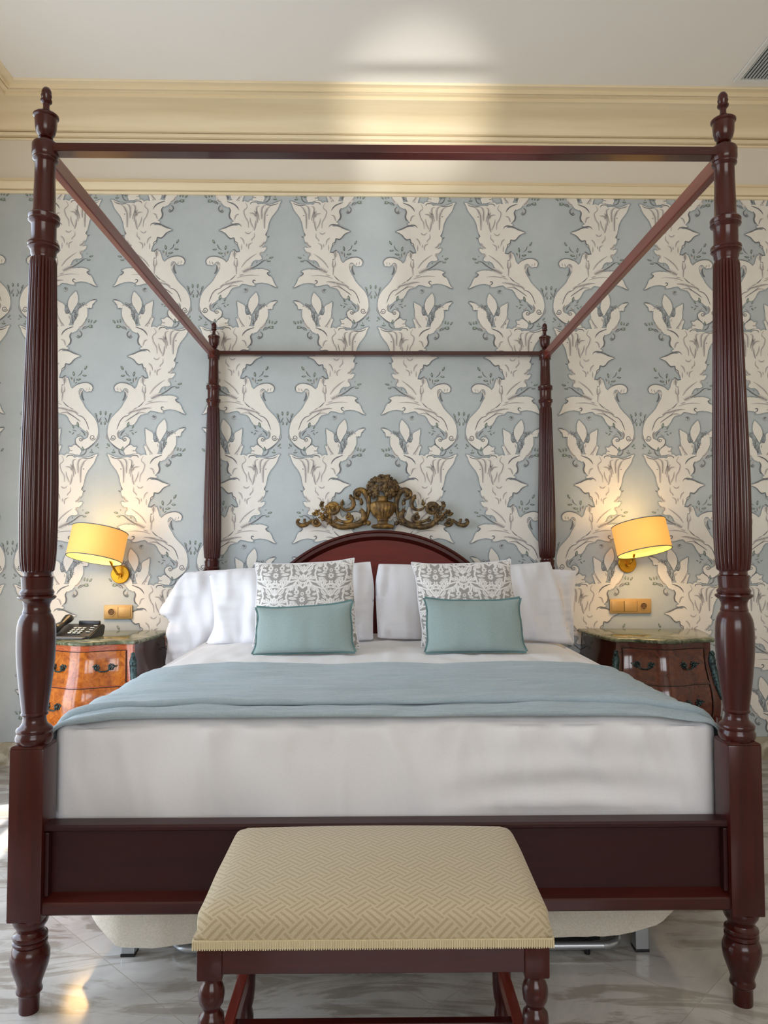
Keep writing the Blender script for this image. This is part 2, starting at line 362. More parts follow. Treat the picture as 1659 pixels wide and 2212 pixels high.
LEAVES = [(390, 965, 36, 15), (425, 1020, 32, 5), (450, 925, 14, 60), (600, 1035, 18, 80), (655, 1035, 14, 60), (570, 1135, 16, 0), (1455, 1400, 34, 85), (1390, 1425, 32, 60), (1465, 1550, 28, 85),
 (1130, 1570, 46, 75), (1060, 1605, 30, 60), (1015, 1680, 20, 30), (1060, 1700, 24, -50), (1205, 1925, 38, 80), (1410, 1870, 32, -50), (1430, 1908, 18, 20), (1335, 1978, 32, 5), (1335, 1943, 16, 70),
 (320, 1943, 34, 50), (370, 1938, 26, 75), (410, 1930, 30, 80), (452, 1912, 16, 60), (390, 2008, 42, 12), (1290, 125, 38, 5), (1230, 730, 38, -60), (1215, 848, 36, 5), (1055, 822, 40, 80), (1130, 905, 40, -10), (1092, 952, 20, -30), (1025, 885, 24, 60)]
SEEDS = S("490,1670 520,1682 548,1700 566,1735 590,1775 606,1815 600,1850 604,1885 628,1915 646,1955 735,1690 742,1722 722,1758 736,1795 708,1790 560,1680 575,1845 625,1790 500,1700 535,1725")
def outline(p):
    """round the polygon a little but keep its tips sharp"""
    out = []; n = len(p)
    for i in range(n):
        a, b, c = Vector(p[i - 1]), Vector(p[i]), Vector(p[(i + 1) % n])
        d1, d2 = (b - a), (c - b)
        ang = abs(d1.angle_signed(d2, 0)) if d1.length > 0 and d2.length > 0 else 0
        if ang > 1.1: out.append(b)
        else: out += [b - d1 * .22, b * .86 + (b - d1 * .22) * .07 + (b + d2 * .22) * .07, b + d2 * .22]
    fine = []
    for i, a in enumerate(out):
        b = out[(i + 1) % len(out)]; d = b - a; m = max(1, int(d.length / 22)); fine.append(a)
        for k in range(1, m):
            q = a + d * k / m; nn = Vector((-d.y, d.x)).normalized()
            smooth_part = q.x > 1080 and 1080 < q.y < 1900
            fine.append(q + nn * (1.5 if smooth_part else 11) * noise.noise(Vector((q.x / 19, q.y / 19, .5))))
    return fine
def ribbon(pts, w, taper=True):
    P = catmull([Vector((a, b, 0)) for a, b in pts], 4) if len(pts) > 2 else [Vector((*pts[0], 0)), (Vector((*pts[0], 0)) + Vector((*pts[1], 0))) / 2, Vector((*pts[1], 0))]
    m = len(P); L = []; Rr = []
    for i, p in enumerate(P):
        d = P[min(i + 1, m - 1)] - P[max(i - 1, 0)]; nrm = Vector((-d.y, d.x, 0)).normalized()
        s = i / (m - 1); k = (.25 + .75 * min(1, s * 3) * 1) * (1 if s < .8 else 1 - (s - .8) * 2.5) if taper else 1
        L.append((p + nrm * w / 2 * k).to_2d()); Rr.append((p - nrm * w / 2 * k).to_2d())
    return [(L[i], L[i + 1], Rr[i + 1], Rr[i]) for i in range(m - 1)]
polys = []   # (layer, material, list of 2D points)
def addpoly(layer, mi, p):
    q = [Vector((a[0], a[1], 0)) for a in p]
    for tri in tessellate_polygon([q]): polys.append((layer, mi, [q[i].to_2d() for i in tri]))
for k_, pl in enumerate([BODY] + PETALS):
    o = outline(pl); addpoly(2 + k_ * .001, 3, o)
    cl = [tuple(a) for a in o] + [tuple(o[0])]
    for i in range(len(cl) - 1):
        for w, layer, mi in ((46, 0, 1), (22, 1, 2)):
            if mi == 2: w = 12 + 12 * abs(noise.noise(Vector((cl[i][0] / 90, cl[i][1] / 90, 2.5)))) * 2
            a, b = Vector(cl[i]), Vector(cl[i + 1]); d = b - a
            if d.length < 1e-6: continue
            nn = Vector((-d.y, d.x)).normalized() * w / 2; e = d.normalized() * w * .25
            polys.append((layer, mi, [a - e + nn, b + e + nn, b + e - nn, a - e - nn]))
for w, s in LINES_M:
    if min(a for a, b in S(s)) < 1250 and not s.startswith('800,1480') and not s.startswith('1185') and not s.startswith('1170'): polys += [(2.5, 8, list(q)) for q in ribbon([(a + 5, b + 2) for a, b in S(s)], w * 3.2)]
for w, s in LINES_M: polys += [(3, 4, list(q)) for q in ribbon(S(s), w * 1.35)]
for w, s in LINES_D: polys += [(4, 5, list(q)) for q in ribbon(S(s), w * 1.25)]
def spiral(cx, cy, r0, r1, a0, turns):
    return [(cx + (r0 + (r1 - r0) * i / 14) * math.cos(a0 + turns * 2 * PI * i / 14), cy + (r0 + (r1 - r0) * i / 14) * math.sin(a0 + turns * 2 * PI * i / 14)) for i in range(15)]
for a in ((1345, 1760, 44, 12, .2, 1.4), (1175, 1787, 30, 8, -.5, 1.3), (1115, 255, 16, 6, 0, .8)):
    polys += [(4, 5, list(q)) for q in ribbon(spiral(*a), 10, False)]
for x, y in SEEDS: polys += [(3, 5, list(q)) for q in ribbon(spiral(x, y, 14, 14, x, .9), 6.5, False)]
for x, y, r, an in LEAVES:
    ca, sa = math.cos(R(an)), math.sin(R(an))
    sh = [(-1, 0), (-.5, .32), (.1, .4), (.6, .24), (1, 0), (.6, -.24), (.1, -.4), (-.5, -.32)]
    P = [Vector((x + r * (a * ca - b * sa), y + r * (a * sa + b * ca))) for a, b in sh]
    for i in range(1, 7): polys.append((4, 6, [P[0], P[i], P[i + 1]]))
    Q = [Vector((x, y)) + (p - Vector((x, y))) * .55 - Vector((2, 3)) for p in P]
    for i in range(1, 7): polys.append((5, 7, [Q[0], Q[i], Q[i + 1]]))
AX = [-2.67, -2.142, -1.615, -1.082, -.545, -.021, .504, 1.037, 1.567, 2.10, 2.632, 3.164, 3.696]
Z0, HP, ZLO, ZHI = 2.773, .7642, .12, 3.38
XA, XB = XL, XR
def clip(poly, ax, lim, keep_less):
    out = []; n = len(poly)
    for i in range(n):
        a, b = poly[i], poly[(i + 1) % n]
        ia = (a[ax] <= lim) == keep_less or a[ax] == lim; ib = (b[ax] <= lim) == keep_less or b[ax] == lim
        if ia: out.append(a)
        if ia != ib:
            s = (lim - a[ax]) / (b[ax] - a[ax]); out.append((a[0] + (b[0] - a[0]) * s, a[1] + (b[1] - a[1]) * s))
    return out
V, F, MI = [], [], []; NQ = [0]
def quad(pts, y, mi):
    k = len(V); V.extend([(p[0], y, p[1]) for p in pts]); F.append(tuple(range(k, k + len(pts)))); MI.append(mi)
quad([(XL - .05, -.02), (XR + .05, -.02), (XR + .05, ZC + .05), (XL - .05, ZC + .05)], WY, 0)
for ci in range(len(AX) - 1):
    c = ci - 6; x0, x1 = AX[ci], AX[ci + 1]
    for r in range(-1, 5):
        mir = (c + r) % 2 != 0
        for layer, mi, p in polys:
            q = []
            for a in p:
                s = (a[0] - 180) / 1313
                if mir: s = 1 - s
                q.append((x0 + s * (x1 - x0), Z0 - r * HP - (a[1] - 1488) / 1897 * HP))
            xs = [a[0] for a in q]; zs = [a[1] for a in q]
            if max(xs) <= XA or min(xs) >= XB or max(zs) <= ZLO or min(zs) >= ZHI: continue
            if min(xs) < XA: q = clip(q, 0, XA, False)
            if max(xs) > XB: q = clip(q, 0, XB, True)
            if min(zs) < ZLO: q = clip(q, 1, ZLO, False)
            if max(zs) > ZHI: q = clip(q, 1, ZHI, True)
            if len(q) < 3: continue
            # orient towards the room (-y)
            area = sum(q[i][0] * q[(i + 1) % len(q)][1] - q[(i + 1) % len(q)][0] * q[i][1] for i in range(len(q)))
            if area < 0: q = q[::-1]
            NQ[0] += 1; quad(q, WY - .0005 * ((int(layer) if mi == 3 else layer) + 1) - (.00006 * round((layer - 2) * 1000) + (.00003 if mir else 0) if mi == 3 else .00005 * (NQ[0] % 9) + (.000025 if mir else 0)), mi)
me = bpy.data.meshes.new('wall_back'); me.from_pydata(V, [], F)
for m in (P_bg, P_sh1, P_sh2, P_cr, P_md, P_dk, P_lf, P_ll, P_cs): me.materials.append(m)
me.polygons.foreach_set('material_index', MI); me.update()
wb = bpy.data.objects.new('wall_back', me); COL.objects.link(wb); struct(wb)

# mouldings (profile = distance from wall, height), mitred round the left corner
def moulding(name, prof, m):
    bm = bmesh.new(); rows = []
    for d, z in prof:
        rows.append([bm.verts.new((XL + d, YB, z)), bm.verts.new((XL + d, WY - d, z)), bm.verts.new((XR - d, WY - d, z)), bm.verts.new((XR - d, YB, z))])
    for a, b in zip(rows, rows[1:]):
        for i in range(3): bm.faces.new((a[i], a[i + 1], b[i + 1], b[i]))
    return struct(place(bm, name, m, smooth=28))
LOWP = [(0, 3.36), (.014, 3.36), (.02, 3.368), (.02, 3.373), (.012, 3.374), (.012, 3.378), (.03, 3.380), (.038, 3.395), (.044, 3.412), (.044, 3.418), (.022, 3.419), (.022, 3.425), (.030, 3.426), (.030, 3.434), (.014, 3.436), (.01, 3.44), (.01, 3.454), (0, 3.456)]
moulding('trim_1', LOWP, M_cream)
cove = [(.058 + .187 * (1 - math.cos(a)), 3.722 + .09 * math.sin(a)) for a in [R(x) for x in range(0, 91, 9)]]
UPP = [(0, 3.684), (.014, 3.684), (.018, 3.692), (.010, 3.693), (.010, 3.698), (.036, 3.699), (.042, 3.706), (.042, 3.715), (.030, 3.716), (.030, 3.721), (.058, 3.722)] + cove + [(.238, 3.818), (.250, 3.806), (.256, 3.806), (.256, 3.826), (.285, 3.824), (.285, 3.834), (.293, 3.826), (.299, 3.826), (.299, 3.848), (.336, 3.846), (.34, 3.852), (.34, ZC)]
moulding('trim_2', UPP, M_cream)
moulding('trim_3', [(.004, 3.45), (.004, 3.69)], M_frieze)
moulding('baseboard_back', [(.0, .132), (.012, .13), (.016, .12), (.016, .0)], M_basem)

# ceiling vent
vt = thing('ceiling_vent', 'white slatted air vent in the ceiling at the right edge', 'vent', (2.24, 1.69, ZC - .002))
bm = bmesh.new(); w = .25
for x, y, sx, sy in ((-w + .015, 0, .03, .5), (w - .015, 0, .03, .5), (0, -w + .015, .4395, .03), (0, w - .015, .4395, .03)): box(bm, (x, y, -.006), (sx, sy, .012), .003)
place(bm, 'vent_frame', mat('vent_white', rgb(226, 226, 222), .5), vt)
bm = bmesh.new(); box(bm, (0, 0, .0), (.46, .46, .003)); place(bm, 'vent_backing', mat('vent_dark', rgb(60, 60, 58), .8), vt)
M_vs = mat('vent_slat', rgb(206, 208, 204), .5)
for i in range(24):
    bm = bmesh.new(); box(bm, (-.215 + i * .0187, 0, -.008), (.0022, .44, .013), rot=None)
    box(bm, (-.215 + i * .0187 + .004, 0, -.004), (.009, .44, .0015))
    place(bm, 'vent_slat', M_vs, vt)

# ------------------------------------------------------------------ bed
BY = -.008
def B(x, y, z):
    return (x * math.cos(BY) - y * math.sin(BY), x * math.sin(BY) + y * math.cos(BY), z)
bed = thing('four_poster_bed', 'dark mahogany four-poster bed with turned reeded posts and open canopy frame', 'bed', (0, 0, 0), BY)
PX, PL = .9755, 2.272
K_ = .00132
def post(x, y):
    bm = bmesh.new()
    # square block, slightly domed cap
    box(bm, (0, 0, (.252 + .712) / 2), (.092, .092, .46), .004)
    lathe(bm, [(.0635, .712), (.060, .7165), (.045, .722)], 4, ax=Matrix.Rotation(R(45), 3, 'Z'))
    P = [(.0420, .716), (.0465, .722), (.0488, .730), (.0488, .738), (.0455, .744), (.0448, .747), (.0470, .751), (.0475, .757), (.0440, .763), (.0380, .767), (.0325, .774), (.0302, .784), (.0305, .792),
         (.0350, .795), (.0360, .799), (.0335, .803), (.0345, .812), (.0385, .842), (.0430, .875), (.0462, .906), (.0495, .94), (.0512, .97), (.0516, 1.0), (.0513, 1.022), (.0500, 1.040), (.0471, 1.054), (.0410, 1.068), (.0365, 1.074), (.0375, 1.078), (.0355, 1.082), (.0342, 1.09), (.0348, 1.098), (.0385, 1.107), (.0470, 1.113), (.0505, 1.117), (.0495, 1.121), (.0430, 1.124), (.0450, 1.128), (.0455, 1.133), (.0420, 1.138), (.0400, 1.141), (.0408, 1.150), (.0424, 1.171), (.0428, 1.174), (.0375, 1.177), (.0365, 1.183), (.0380, 1.188)]
    lathe(bm, P, 40)
    F_ = [(.0400, 1.188), (.0440, 1.192), (.0470, 1.215), (.0492, 1.25), (.0505, 1.30), (.0510, 1.36), (.0505, 1.44), (.0485, 1.545), (.0460, 1.64), (.0435, 1.74), (.0410, 1.85), (.0385, 1.95), (.0368, 2.03), (.0360, 2.062), (.0335, 2.072), (.0310, 2.074)]
    lathe(bm, F_, 144, flute=(24, .0042, 1.19, 2.07))
    T = [(.0310, 2.072), (.0320, 2.080), (.0340, 2.084), (.0345, 2.093), (.0380, 2.099), (.0420, 2.103), (.0405, 2.108), (.0425, 2.112), (.0415, 2.117), (.0340, 2.119), (.0335, 2.125), (.0335, 2.168), (.0350, 2.172), (.0410, 2.177), (.0425, 2.181), (.0405, 2.185), (.0420, 2.190), (.0425, 2.195), (.0400, 2.199), (.0330, 2.203), (.0300, 2.212), (.0296, 2.245), (.0280, 2.30), (.0272, 2.350), (.0290, 2.353), (.0335, 2.357), (.0345, 2.361), (.0325, 2.366), (.0345, 2.370), (.0360, 2.375), (.0360, 2.402), (.0330, 2.408), (.0200, 2.415)]
    lathe(bm, T, 40)
    o = place(bm, 'post', M_woodz, bed, smooth=35, loc=(x, y, 0))
    bm = bmesh.new()
    lathe(bm, [(.0150, 2.412), (.0145, 2.420), (.0200, 2.424), (.0180, 2.428), (.0245, 2.436), (.0285, 2.450), (.0300, 2.468), (.0305, 2.480), (.0345, 2.484), (.0350, 2.489), (.0300, 2.494), (.0180, 2.499), (.0100, 2.506), (.0085, 2.515), (.0095, 2.524), (.0155, 2.530), (.0160, 2.535), (.0120, 2.538), (.0140, 2.543), (.0150, 2.549), (.0135, 2.552), (.0140, 2.556), (.0130, 2.563), (.0085, 2.571), (.001, 2.575)], 28)
    place(bm, 'finial', M_woodz, o, smooth=35)
    bm = bmesh.new()
    lathe(bm, [(.0255, 0), (.0262, .006), (.0268, .044), (.0290, .050), (.0335, .054), (.0340, .058), (.0320, .063), (.0310, .072), (.0355, .086), (.0420, .104), (.0480, .122), (.0512, .142), (.0508, .156), (.0460, .170), (.0400, .177), (.0415, .180), (.0450, .183), (.0450, .189), (.0415, .192), (.0440, .196), (.0455, .201), (.0440, .206), (.0380, .210), (.0345, .217), (.0370, .226), (.0430, .234), (.0465, .243), (.0465, .253)], 36)
    place(bm, 'foot', M_woodz, o, smooth=35)
    return o
for x, y in ((-PX, 0), (PX, 0), (-PX, PL), (PX, PL)): post(x, y)
# footboard
bm = bmesh.new()
prism(bm, [(-.030, .498), (-.026, .504), (.024, .504), (.03, .498), (.03, .28), (-.006, .28), (-.006, .486), (-.024, .486), (-.030, .49)], -PX + .046, PX - .046, 'yz')
place(bm, 'footboard', M_woodf, bed)
bm = bmesh.new()
prism(bm, [(-.0061, .318), (-.014, .314), (-.034, .302), (-.038, .298), (-.038, .272), (-.034, .268), (.02, .268), (.02, .285), (-.0061, .285)], -PX + .046, PX - .046, 'yz')
place(bm, 'bottom_rail', M_woodx, bed)
for s in (-1, 1):
    bm = bmesh.new(); box(bm, (s * (PX - .052), -.018, .40), (.012, .024, .17), .003); place(bm, 'panel_bead', M_woodf, bed)
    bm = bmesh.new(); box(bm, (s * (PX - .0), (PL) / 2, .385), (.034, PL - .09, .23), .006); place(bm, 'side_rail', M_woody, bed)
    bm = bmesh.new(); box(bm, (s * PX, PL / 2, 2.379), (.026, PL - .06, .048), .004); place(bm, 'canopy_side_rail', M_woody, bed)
for y in (0, PL):
    bm = bmesh.new(); box(bm, (0, y, 2.389), (2 * PX - .056, .042, .024), .002); place(bm, 'canopy_rail', M_woodx, bed)
bm = bmesh.new(); box(bm, (1.024, 0, .602), (.006, .03, .028), .002); place(bm, 'bolt_cover', M_dark, bed)
# headboard: arched panel with moulded rim
RC, ZR = .8155, .535
def arc(r, a0, a1, n): return [(r * math.sin(a0 + (a1 - a0) * i / n), ZR + r * math.cos(a0 + (a1 - a0) * i / n)) for i in range(n + 1)]
A0 = R(50)
bm = bmesh.new()
prism(bm, [(-PX + .04, .5), (-PX + .04, 1.02), (-.70, 1.04)] + arc(RC - .03, -A0, A0, 40) + [(.70, 1.04), (PX - .04, 1.02), (PX - .04, .5)], PL - .006, PL + .02)
place(bm, 'headboard_panel', M_head, bed)
bm = bmesh.new()
prof = [(-.0, -.008), (0, -.03), (-.012, -.036), (-.018, -.028), (-.036, -.03), (-.044, -.022), (-.05, -.014), (-.058, -.0061), (-.058, .02), (0, .02)]
rows = []
for i in range(61):
    a = -A0 + 2 * A0 * i / 60
    rows.append([bm.verts.new(((RC + d) * math.sin(a), PL + yy, ZR + (RC + d) * math.cos(a))) for d, yy in prof])
for a, b in zip(rows, rows[1:]):
    for j in range(len(prof)): bm.faces.new((a[j], b[j], b[(j + 1) % len(prof)], a[(j + 1) % len(prof)]))
bm.faces.new(rows[0]); bm.faces.new(rows[-1][::-1]); bmesh.ops.recalc_face_normals(bm, faces=bm.faces[:])
place(bm, 'headboard_rim', M_headd, bed, smooth=40)

# ------------------------------------------------------------------ mattress in white sheet
MX, MY0, MY1, MZ0, MZ1 = .955, .058, 2.218, .31, .768
def nz(x, y, z, s=1.0): return noise.noise(Vector((x * s, y * s, z * s)))
def superbox(hx, hy, hz, cx, cy, cz, nu, r, wr):
    """rounded box surface from cube grids; wr(p,n) gives a wrinkle offset"""
    bm = bmesh.new()
    for ax in range(3):
        for sg in (-1, 1):
            a1, a2 = [i for i in range(3) if i != ax]
            h = (hx, hy, hz); n1 = max(4, int(nu * h[a1])); n2 = max(4, int(nu * h[a2]))
            def fn(u, v):
                p = [0, 0, 0]; p[ax] = sg * h[ax]; p[a1] = (2 * u - 1) * h[a1]; p[a2] = (2 * v - 1) * h[a2]
                q = Vector([max(-h[k] + r, min(h[k] - r, p[k])) for k in range(3)]); d = Vector(p) - q
                dn = d.normalized() if d.length > 0 else Vector((0, 0, 1))
                P = q + dn * r + Vector((cx, cy, cz))
                return P + dn * wr(P, dn)
            grid(bm, n1, n2, fn, flip=(sg < 0) != (ax == 1))
    bmesh.ops.remove_doubles(bm, verts=bm.verts, dist=1e-5)
    bmesh.ops.recalc_face_normals(bm, faces=bm.faces[:])
    return bm
def wsheet(P, n):
    o = 0
    if n.z > .5:   # top: gentle unevenness and pressed fold lines
        o += .010 * nz(P.x * 3, P.y * 2, 0) + .007 * nz(P.x * 11, P.y * 6, 3) - .016 * max(0, abs(P.x) - .78) / .17
        for xf in (-.56, -.2, .0, .42, .62): o += .003 * math.exp(-((P.x - xf - .02 * P.y) / .006) ** 2)
        o -= .010 * (abs(P.x) / MX) ** 4
    elif n.y < -.3:  # front: hanging tension folds
        zz = (P.z - .5) / .27
        o += .020 * nz(P.x * 6 + 1.6 * P.z, 1, P.z * 1.4) * (1.2 - .5 * zz) + .009 * nz(P.x * 2.2 - P.z * 2, 5, P.z * 3)
        for xf in (-.55, -.13, .29, .36, .56): o += .003 * math.exp(-((P.x - xf - .015 * zz) / .006) ** 2)
        for fx, fz, am in ((5.5, 1.6, .010), (11, 2.6, .006)):
            q = abs(nz(P.x * fx + P.z * 2.2, .37, P.z * fz + fx)); o += am * (1 - min(1, q * 4.5)) ** 1.5 * (.45 + .55 * max(0, zz))
        k = max(0, 1 - abs(P.x - .52) / .42); o += .013 * k * math.sin((P.z - .5 + .22 * (P.x - .5) ** 2) * 62) * max(0, 1 - zz * 1.2) * (1 if zz > 0 else 0)
        o += .008 * max(0, P.x - .2) * math.sin(P.x * 46 + P.z * 18) * max(0, zz)
        o += .022 * max(0, zz) ** 2 * nz(P.x * 11, 0, P.z * 5)
    if n.y < -.3: o = (o - .006) * min(1, max(.1, (.93 - abs(P.x)) / .06))
    return o
bm = superbox(MX, (MY1 - MY0) / 2, (MZ1 - MZ0) / 2, 0, (MY0 + MY1) / 2, (MZ0 + MZ1) / 2, 150, .05, wsheet)
mt = place(bm, 'mattress', M_sheet, smooth=80, loc=(0, 0, 0), rot=(0, 0, BY))
tag(mt, 'thick mattress covered by a taut white cotton sheet on the bed', 'mattress')

# blue-grey runner over the foot of the bed
def top_z(x, y): return MZ1 - .010 * (abs(x) / MX) ** 4
def runner():
    bm = bmesh.new(); th = .010
    Wd = MX + .006; drop = .22; tot = 2 * (Wd + drop)
    ry0, ry1 = .050, .965
    def path(s):  # s in -1..1 across the bed -> x,z ,normal
        d = s * tot / 2; r = .05
        flat = Wd - r
        sg = 1 if d >= 0 else -1; a = abs(d)
        if a <= flat: return sg * a, 0, (0, 1)
        if a <= flat + r * PI / 2:
            t_ = (a - flat) / r; return sg * (flat + r * math.sin(t_)), -r + r * math.cos(t_), (sg * math.sin(t_), math.cos(t_))
        return sg * Wd, -r - (a - flat - r * PI / 2), (sg, 0)
    def lay(ya, yb, hb, r, top, off):
        def f(u, v):
            s = 2 * u - 1; x, dz, n = path(s); sd = min(1, max(0, (abs(s) * tot / 2 - Wd + .08) / .16))
            y0 = ya(x); k = 1 - .8 * sd
            if v < .12:
                a = PI * v / .12; y = y0 - r * k * math.sin(a); h = hb + r * k * (1 - math.cos(a)); w = math.sin(a / 2)
            else:
                q = (v - .12) / .88; y = y0 + (yb - y0) * q; w = 1
                h = hb + 2 * r * k - (2 * r - top) * k * min(1, (y - y0) / .09) ** 1.0
                if yb > .9: h *= min(1, max(.15, (yb - y) / .02))
            g = .015 * nz(x * 1.3, y * 18 + .9 * nz(x * 3, y * 3, 1), .3) + .008 * nz(x * 3, y * 40, 4) + .004 * nz(x * 8, y * 8, 9)
            h += w * k * g + off
            if y < .3: y += (.009 * nz(x * 3, hb * 50 + .5, 2) + .004 * nz(x * 9, .4, hb * 90)) * k
            zb = MZ1 - .010 * (min(abs(x), MX) / MX) ** 4 - .016 * min(1, max(0, abs(x) - .78) / .17) + .003
            return (x + n[0] * (h + .002 * sd), y, zb + dz + n[1] * (h + .002 * sd))
        return f
    cre = lambda x: .175 + .03 * math.cos(x * 1.6) + .006 * math.sin(x * 5) - .10 * max(0, abs(x) - .6)
    for a in (lay(lambda x: ry0 + .008, .30, .0, .0075, .008, 0), lay(cre, ry1, .006, .0115, .014, 0)):
        grid(bm, 170, 150, a)
    return bm
bm = runner()
rn = place(bm, 'bed_runner', M_runner, smooth=80, rot=(0, 0, BY))
tag(rn, 'blue-grey linen throw folded across the foot of the bed', 'throw')

# ------------------------------------------------------------------ pillows
def interp(pts, n):
    P = catmull([Vector((a, b, 0)) for a, b in pts], 8); L = [0]
    for a, b in zip(P, P[1:]): L.append(L[-1] + (b - a).length)
    xs = np.interp(np.linspace(0, L[-1], n), L, [p.x for p in P]); zs = np.interp(np.linspace(0, L[-1], n), L, [p.y for p in P])
    return list(zip(xs, zs))
def pillow(name, m, top, bottom, left, right, y0, lean, T, n=60, pw=2.6, wr=.004, seed=0, zbase=.77, flange=0, back=.6):
    """outline edges in (x,z); left/right run bottom to top, top/bottom run left to right"""
    t_, b_, l_, r_ = (interp(e, n + 1) for e in (top, bottom, left, right))
    def coons(i, j):
        u, v = i / n, j / n
        o = []
        for k in (0, 1):
            o.append((1 - v) * b_[i][k] + v * t_[i][k] + (1 - u) * l_[j][k] + u * r_[j][k]
                     - ((1 - u) * (1 - v) * b_[0][k] + u * (1 - v) * b_[n][k] + (1 - u) * v * t_[0][k] + u * v * t_[n][k]))
        return o
    bm = bmesh.new()
    def side(sg):
        def fn(u, v):
            i, j = round(u * n), round(v * n); x, z = coons(i, j)
            a = max(0, 1 - abs(2 * u - 1) ** pw) ** .55; c = max(0, 1 - abs(2 * v - 1) ** pw) ** .55
            th = T * a * c * (1.12 - .25 * v)
            w = wr * (nz(x * 9 + seed, z * 5, seed) + .6 * nz(x * 20, z * 8 + seed, 2)) * min(1, 6 * a * c)
            # puckers running in from the seams
            eu, ev = 1 - abs(2 * u - 1), 1 - abs(2 * v - 1)
            w += wr * .5 * math.exp(-eu * 5) * nz(0, z * 34, seed + 4) * min(1, eu * 8) + wr * .6 * math.exp(-ev * 5) * nz(x * 34, 0, seed + 8) * min(1, ev * 8)
            y = y0 + lean * (z - zbase)
            return (x, y - (th + w if sg > 0 else -(th * back)), z)
        return fn
    grid(bm, n, n, side(1)); grid(bm, n, n, side(-1), flip=True)
    bmesh.ops.remove_doubles(bm, verts=bm.verts, dist=1e-5)
    return bm, (t_, b_, l_, r_)
def UPL(px, py, y0, lean, zb=.77):
    """point of the photograph seen on a leaning plane of the bed (bed coordinates)"""
    v = Vector(CM[0]) * 0
    d = Vector([CM[i][0] * (px - 829.5) / 1625.6291 + CM[i][1] - CM[i][2] * (py - 1106) / 1625.6291 for i in range(3)])
    C = Vector((-.0573, -2.1142, 1.2585)); rot = Matrix.Rotation(-BY, 3, 'Z'); d = rot @ d; C = rot @ C
    t_ = (y0 + lean * (C.z - zb) - C.y) / (d.y - lean * d.z); P = C + d * t_
    return (P.x, P.z)
def OUT(pts, y0, lean): return [UPL(a, b, y0, lean) for a, b in pts]
def white(label, top, bottom, left, right, y0, lean, T, seed, wr=.006, n=64):
    bm, _ = pillow('pillow', M_pillow, OUT(top, y0, lean), OUT(bottom, y0, lean), OUT(left, y0, lean), OUT(right, y0, lean), y0, lean, T, n=n, wr=wr, seed=seed, pw=3.2)
    o = place(bm, 'pillow', M_pillow, smooth=80, rot=(0, 0, BY)); tag(o, label, 'pillow', 'white pillows against the headboard'); return o
white('white pillow behind at left, its slack case drooping over the mattress edge', [(400, 1237), (440, 1233), (520, 1231), (650, 1236), (770, 1242)],
      [(357, 1436), (405, 1424), (445, 1386), (500, 1368), (560, 1366), (770, 1364)], [(357, 1436), (362, 1388), (358, 1368), (364, 1340), (344, 1322), (362, 1290), (384, 1255), (400, 1237)], [(770, 1364), (776, 1320), (770, 1242)], 2.10, .10, .06, 1, .034)
white('white pillow behind at right, mostly hidden, beside the right night table', [(900, 1242), (1000, 1238), (1120, 1232), (1200, 1230), (1245, 1233)],
      [(900, 1364), (1000, 1364), (1120, 1366), (1200, 1374), (1240, 1390)], [(900, 1364), (896, 1320), (900, 1242)], [(1240, 1390), (1239, 1330), (1241, 1280), (1245, 1233)], 2.10, .10, .06, 2, .026)
white('white pillow in front at left, tall and smooth behind the left cushions', [(452, 1242), (500, 1229), (600, 1226), (700, 1222), (800, 1213)],
      [(445, 1390), (520, 1392), (620, 1390), (720, 1388), (806, 1382)], [(445, 1390), (462, 1350), (458, 1290), (452, 1242)], [(806, 1382), (806, 1330), (808, 1270), (800, 1213)], 1.79, .40, .085, 3, .030)
white('white pillow in front at right, creased towards its lower right corner', [(818, 1218), (900, 1220), (1000, 1224), (1100, 1220), (1188, 1213)],
      [(816, 1378), (900, 1382), (1000, 1386), (1130, 1384), (1240, 1394)], [(816, 1378), (813, 1320), (811, 1262), (818, 1218)], [(1240, 1394), (1224, 1350), (1214, 1290), (1188, 1213)], 1.79, .40, .085, 5, .034)

# cushion print (grey damask on white), painted per vertex from vector strokes
def damask_shapes():
    lv, bd = [], []
    def leaf(a, b, c, d, w, mirror=True):
        lv.append((a, b, c, d, w))
        if mirror: lv.append((-a, b, -c, d, w))
    def band(w, pts):
        bd.append((w, pts)); bd.append((w, [(-a, b) for a, b in pts]))
    band(6, [(0, -56), (-20, -70), (-54, -72), (-88, -46), (-100, 0), (-86, 48), (-50, 70), (0, 64)])
    band(5, [(0, -84), (-44, -100), (-100, -84), (-140, -42), (-172, -6)]); band(5, [(0, 82), (-50, 92), (-112, 72), (-146, 34), (-172, 6)])
    for a, b, n, r in ((0, 14, 8, 20), (-36, -30, 8, 19), (36, -30, 8, 19), (0, -20, 6, 12)):
        for k in range(n):
            t_ = 2 * PI * k / n + .3; leaf(a + 4 * math.cos(t_), b + 4 * math.sin(t_), a + r * math.cos(t_), b + r * math.sin(t_), 5, False)
    for q in ((18, 50, 62, 40, 8), (34, 32, 82, 26, 8), (30, 12, 88, 4, 9), (58, -14, 90, -24, 8), (62, -38, 60, -62, 7), (24, -8, 56, -6, 7), (10, 40, 4, 58, 6), (50, 52, 74, 48, 6),
              (8, -96, 22, -138, 10), (22, -100, 56, -134, 10), (44, -108, 88, -126, 10), (112, -66, 100, -112, 11), (126, -56, 140, -108, 11), (140, -44, 168, -92, 10), (118, -62, 78, -100, 8),
              (118, 62, 96, 108, 11), (130, 54, 134, 106, 11), (144, 40, 168, 88, 10), (100, 80, 66, 116, 9), (60, 94, 34, 130, 10), (22, 92, 12, 134, 9), (120, -30, 150, -12, 9), (120, -10, 152, 8, 9), (116, 12, 140, 26, 8), (158, -20, 170, -44, 7)):
        leaf(*q)
    leaf(0, -94, 0, -142, 9, False); leaf(0, 90, 0, 142, 9, False)
    return lv, bd
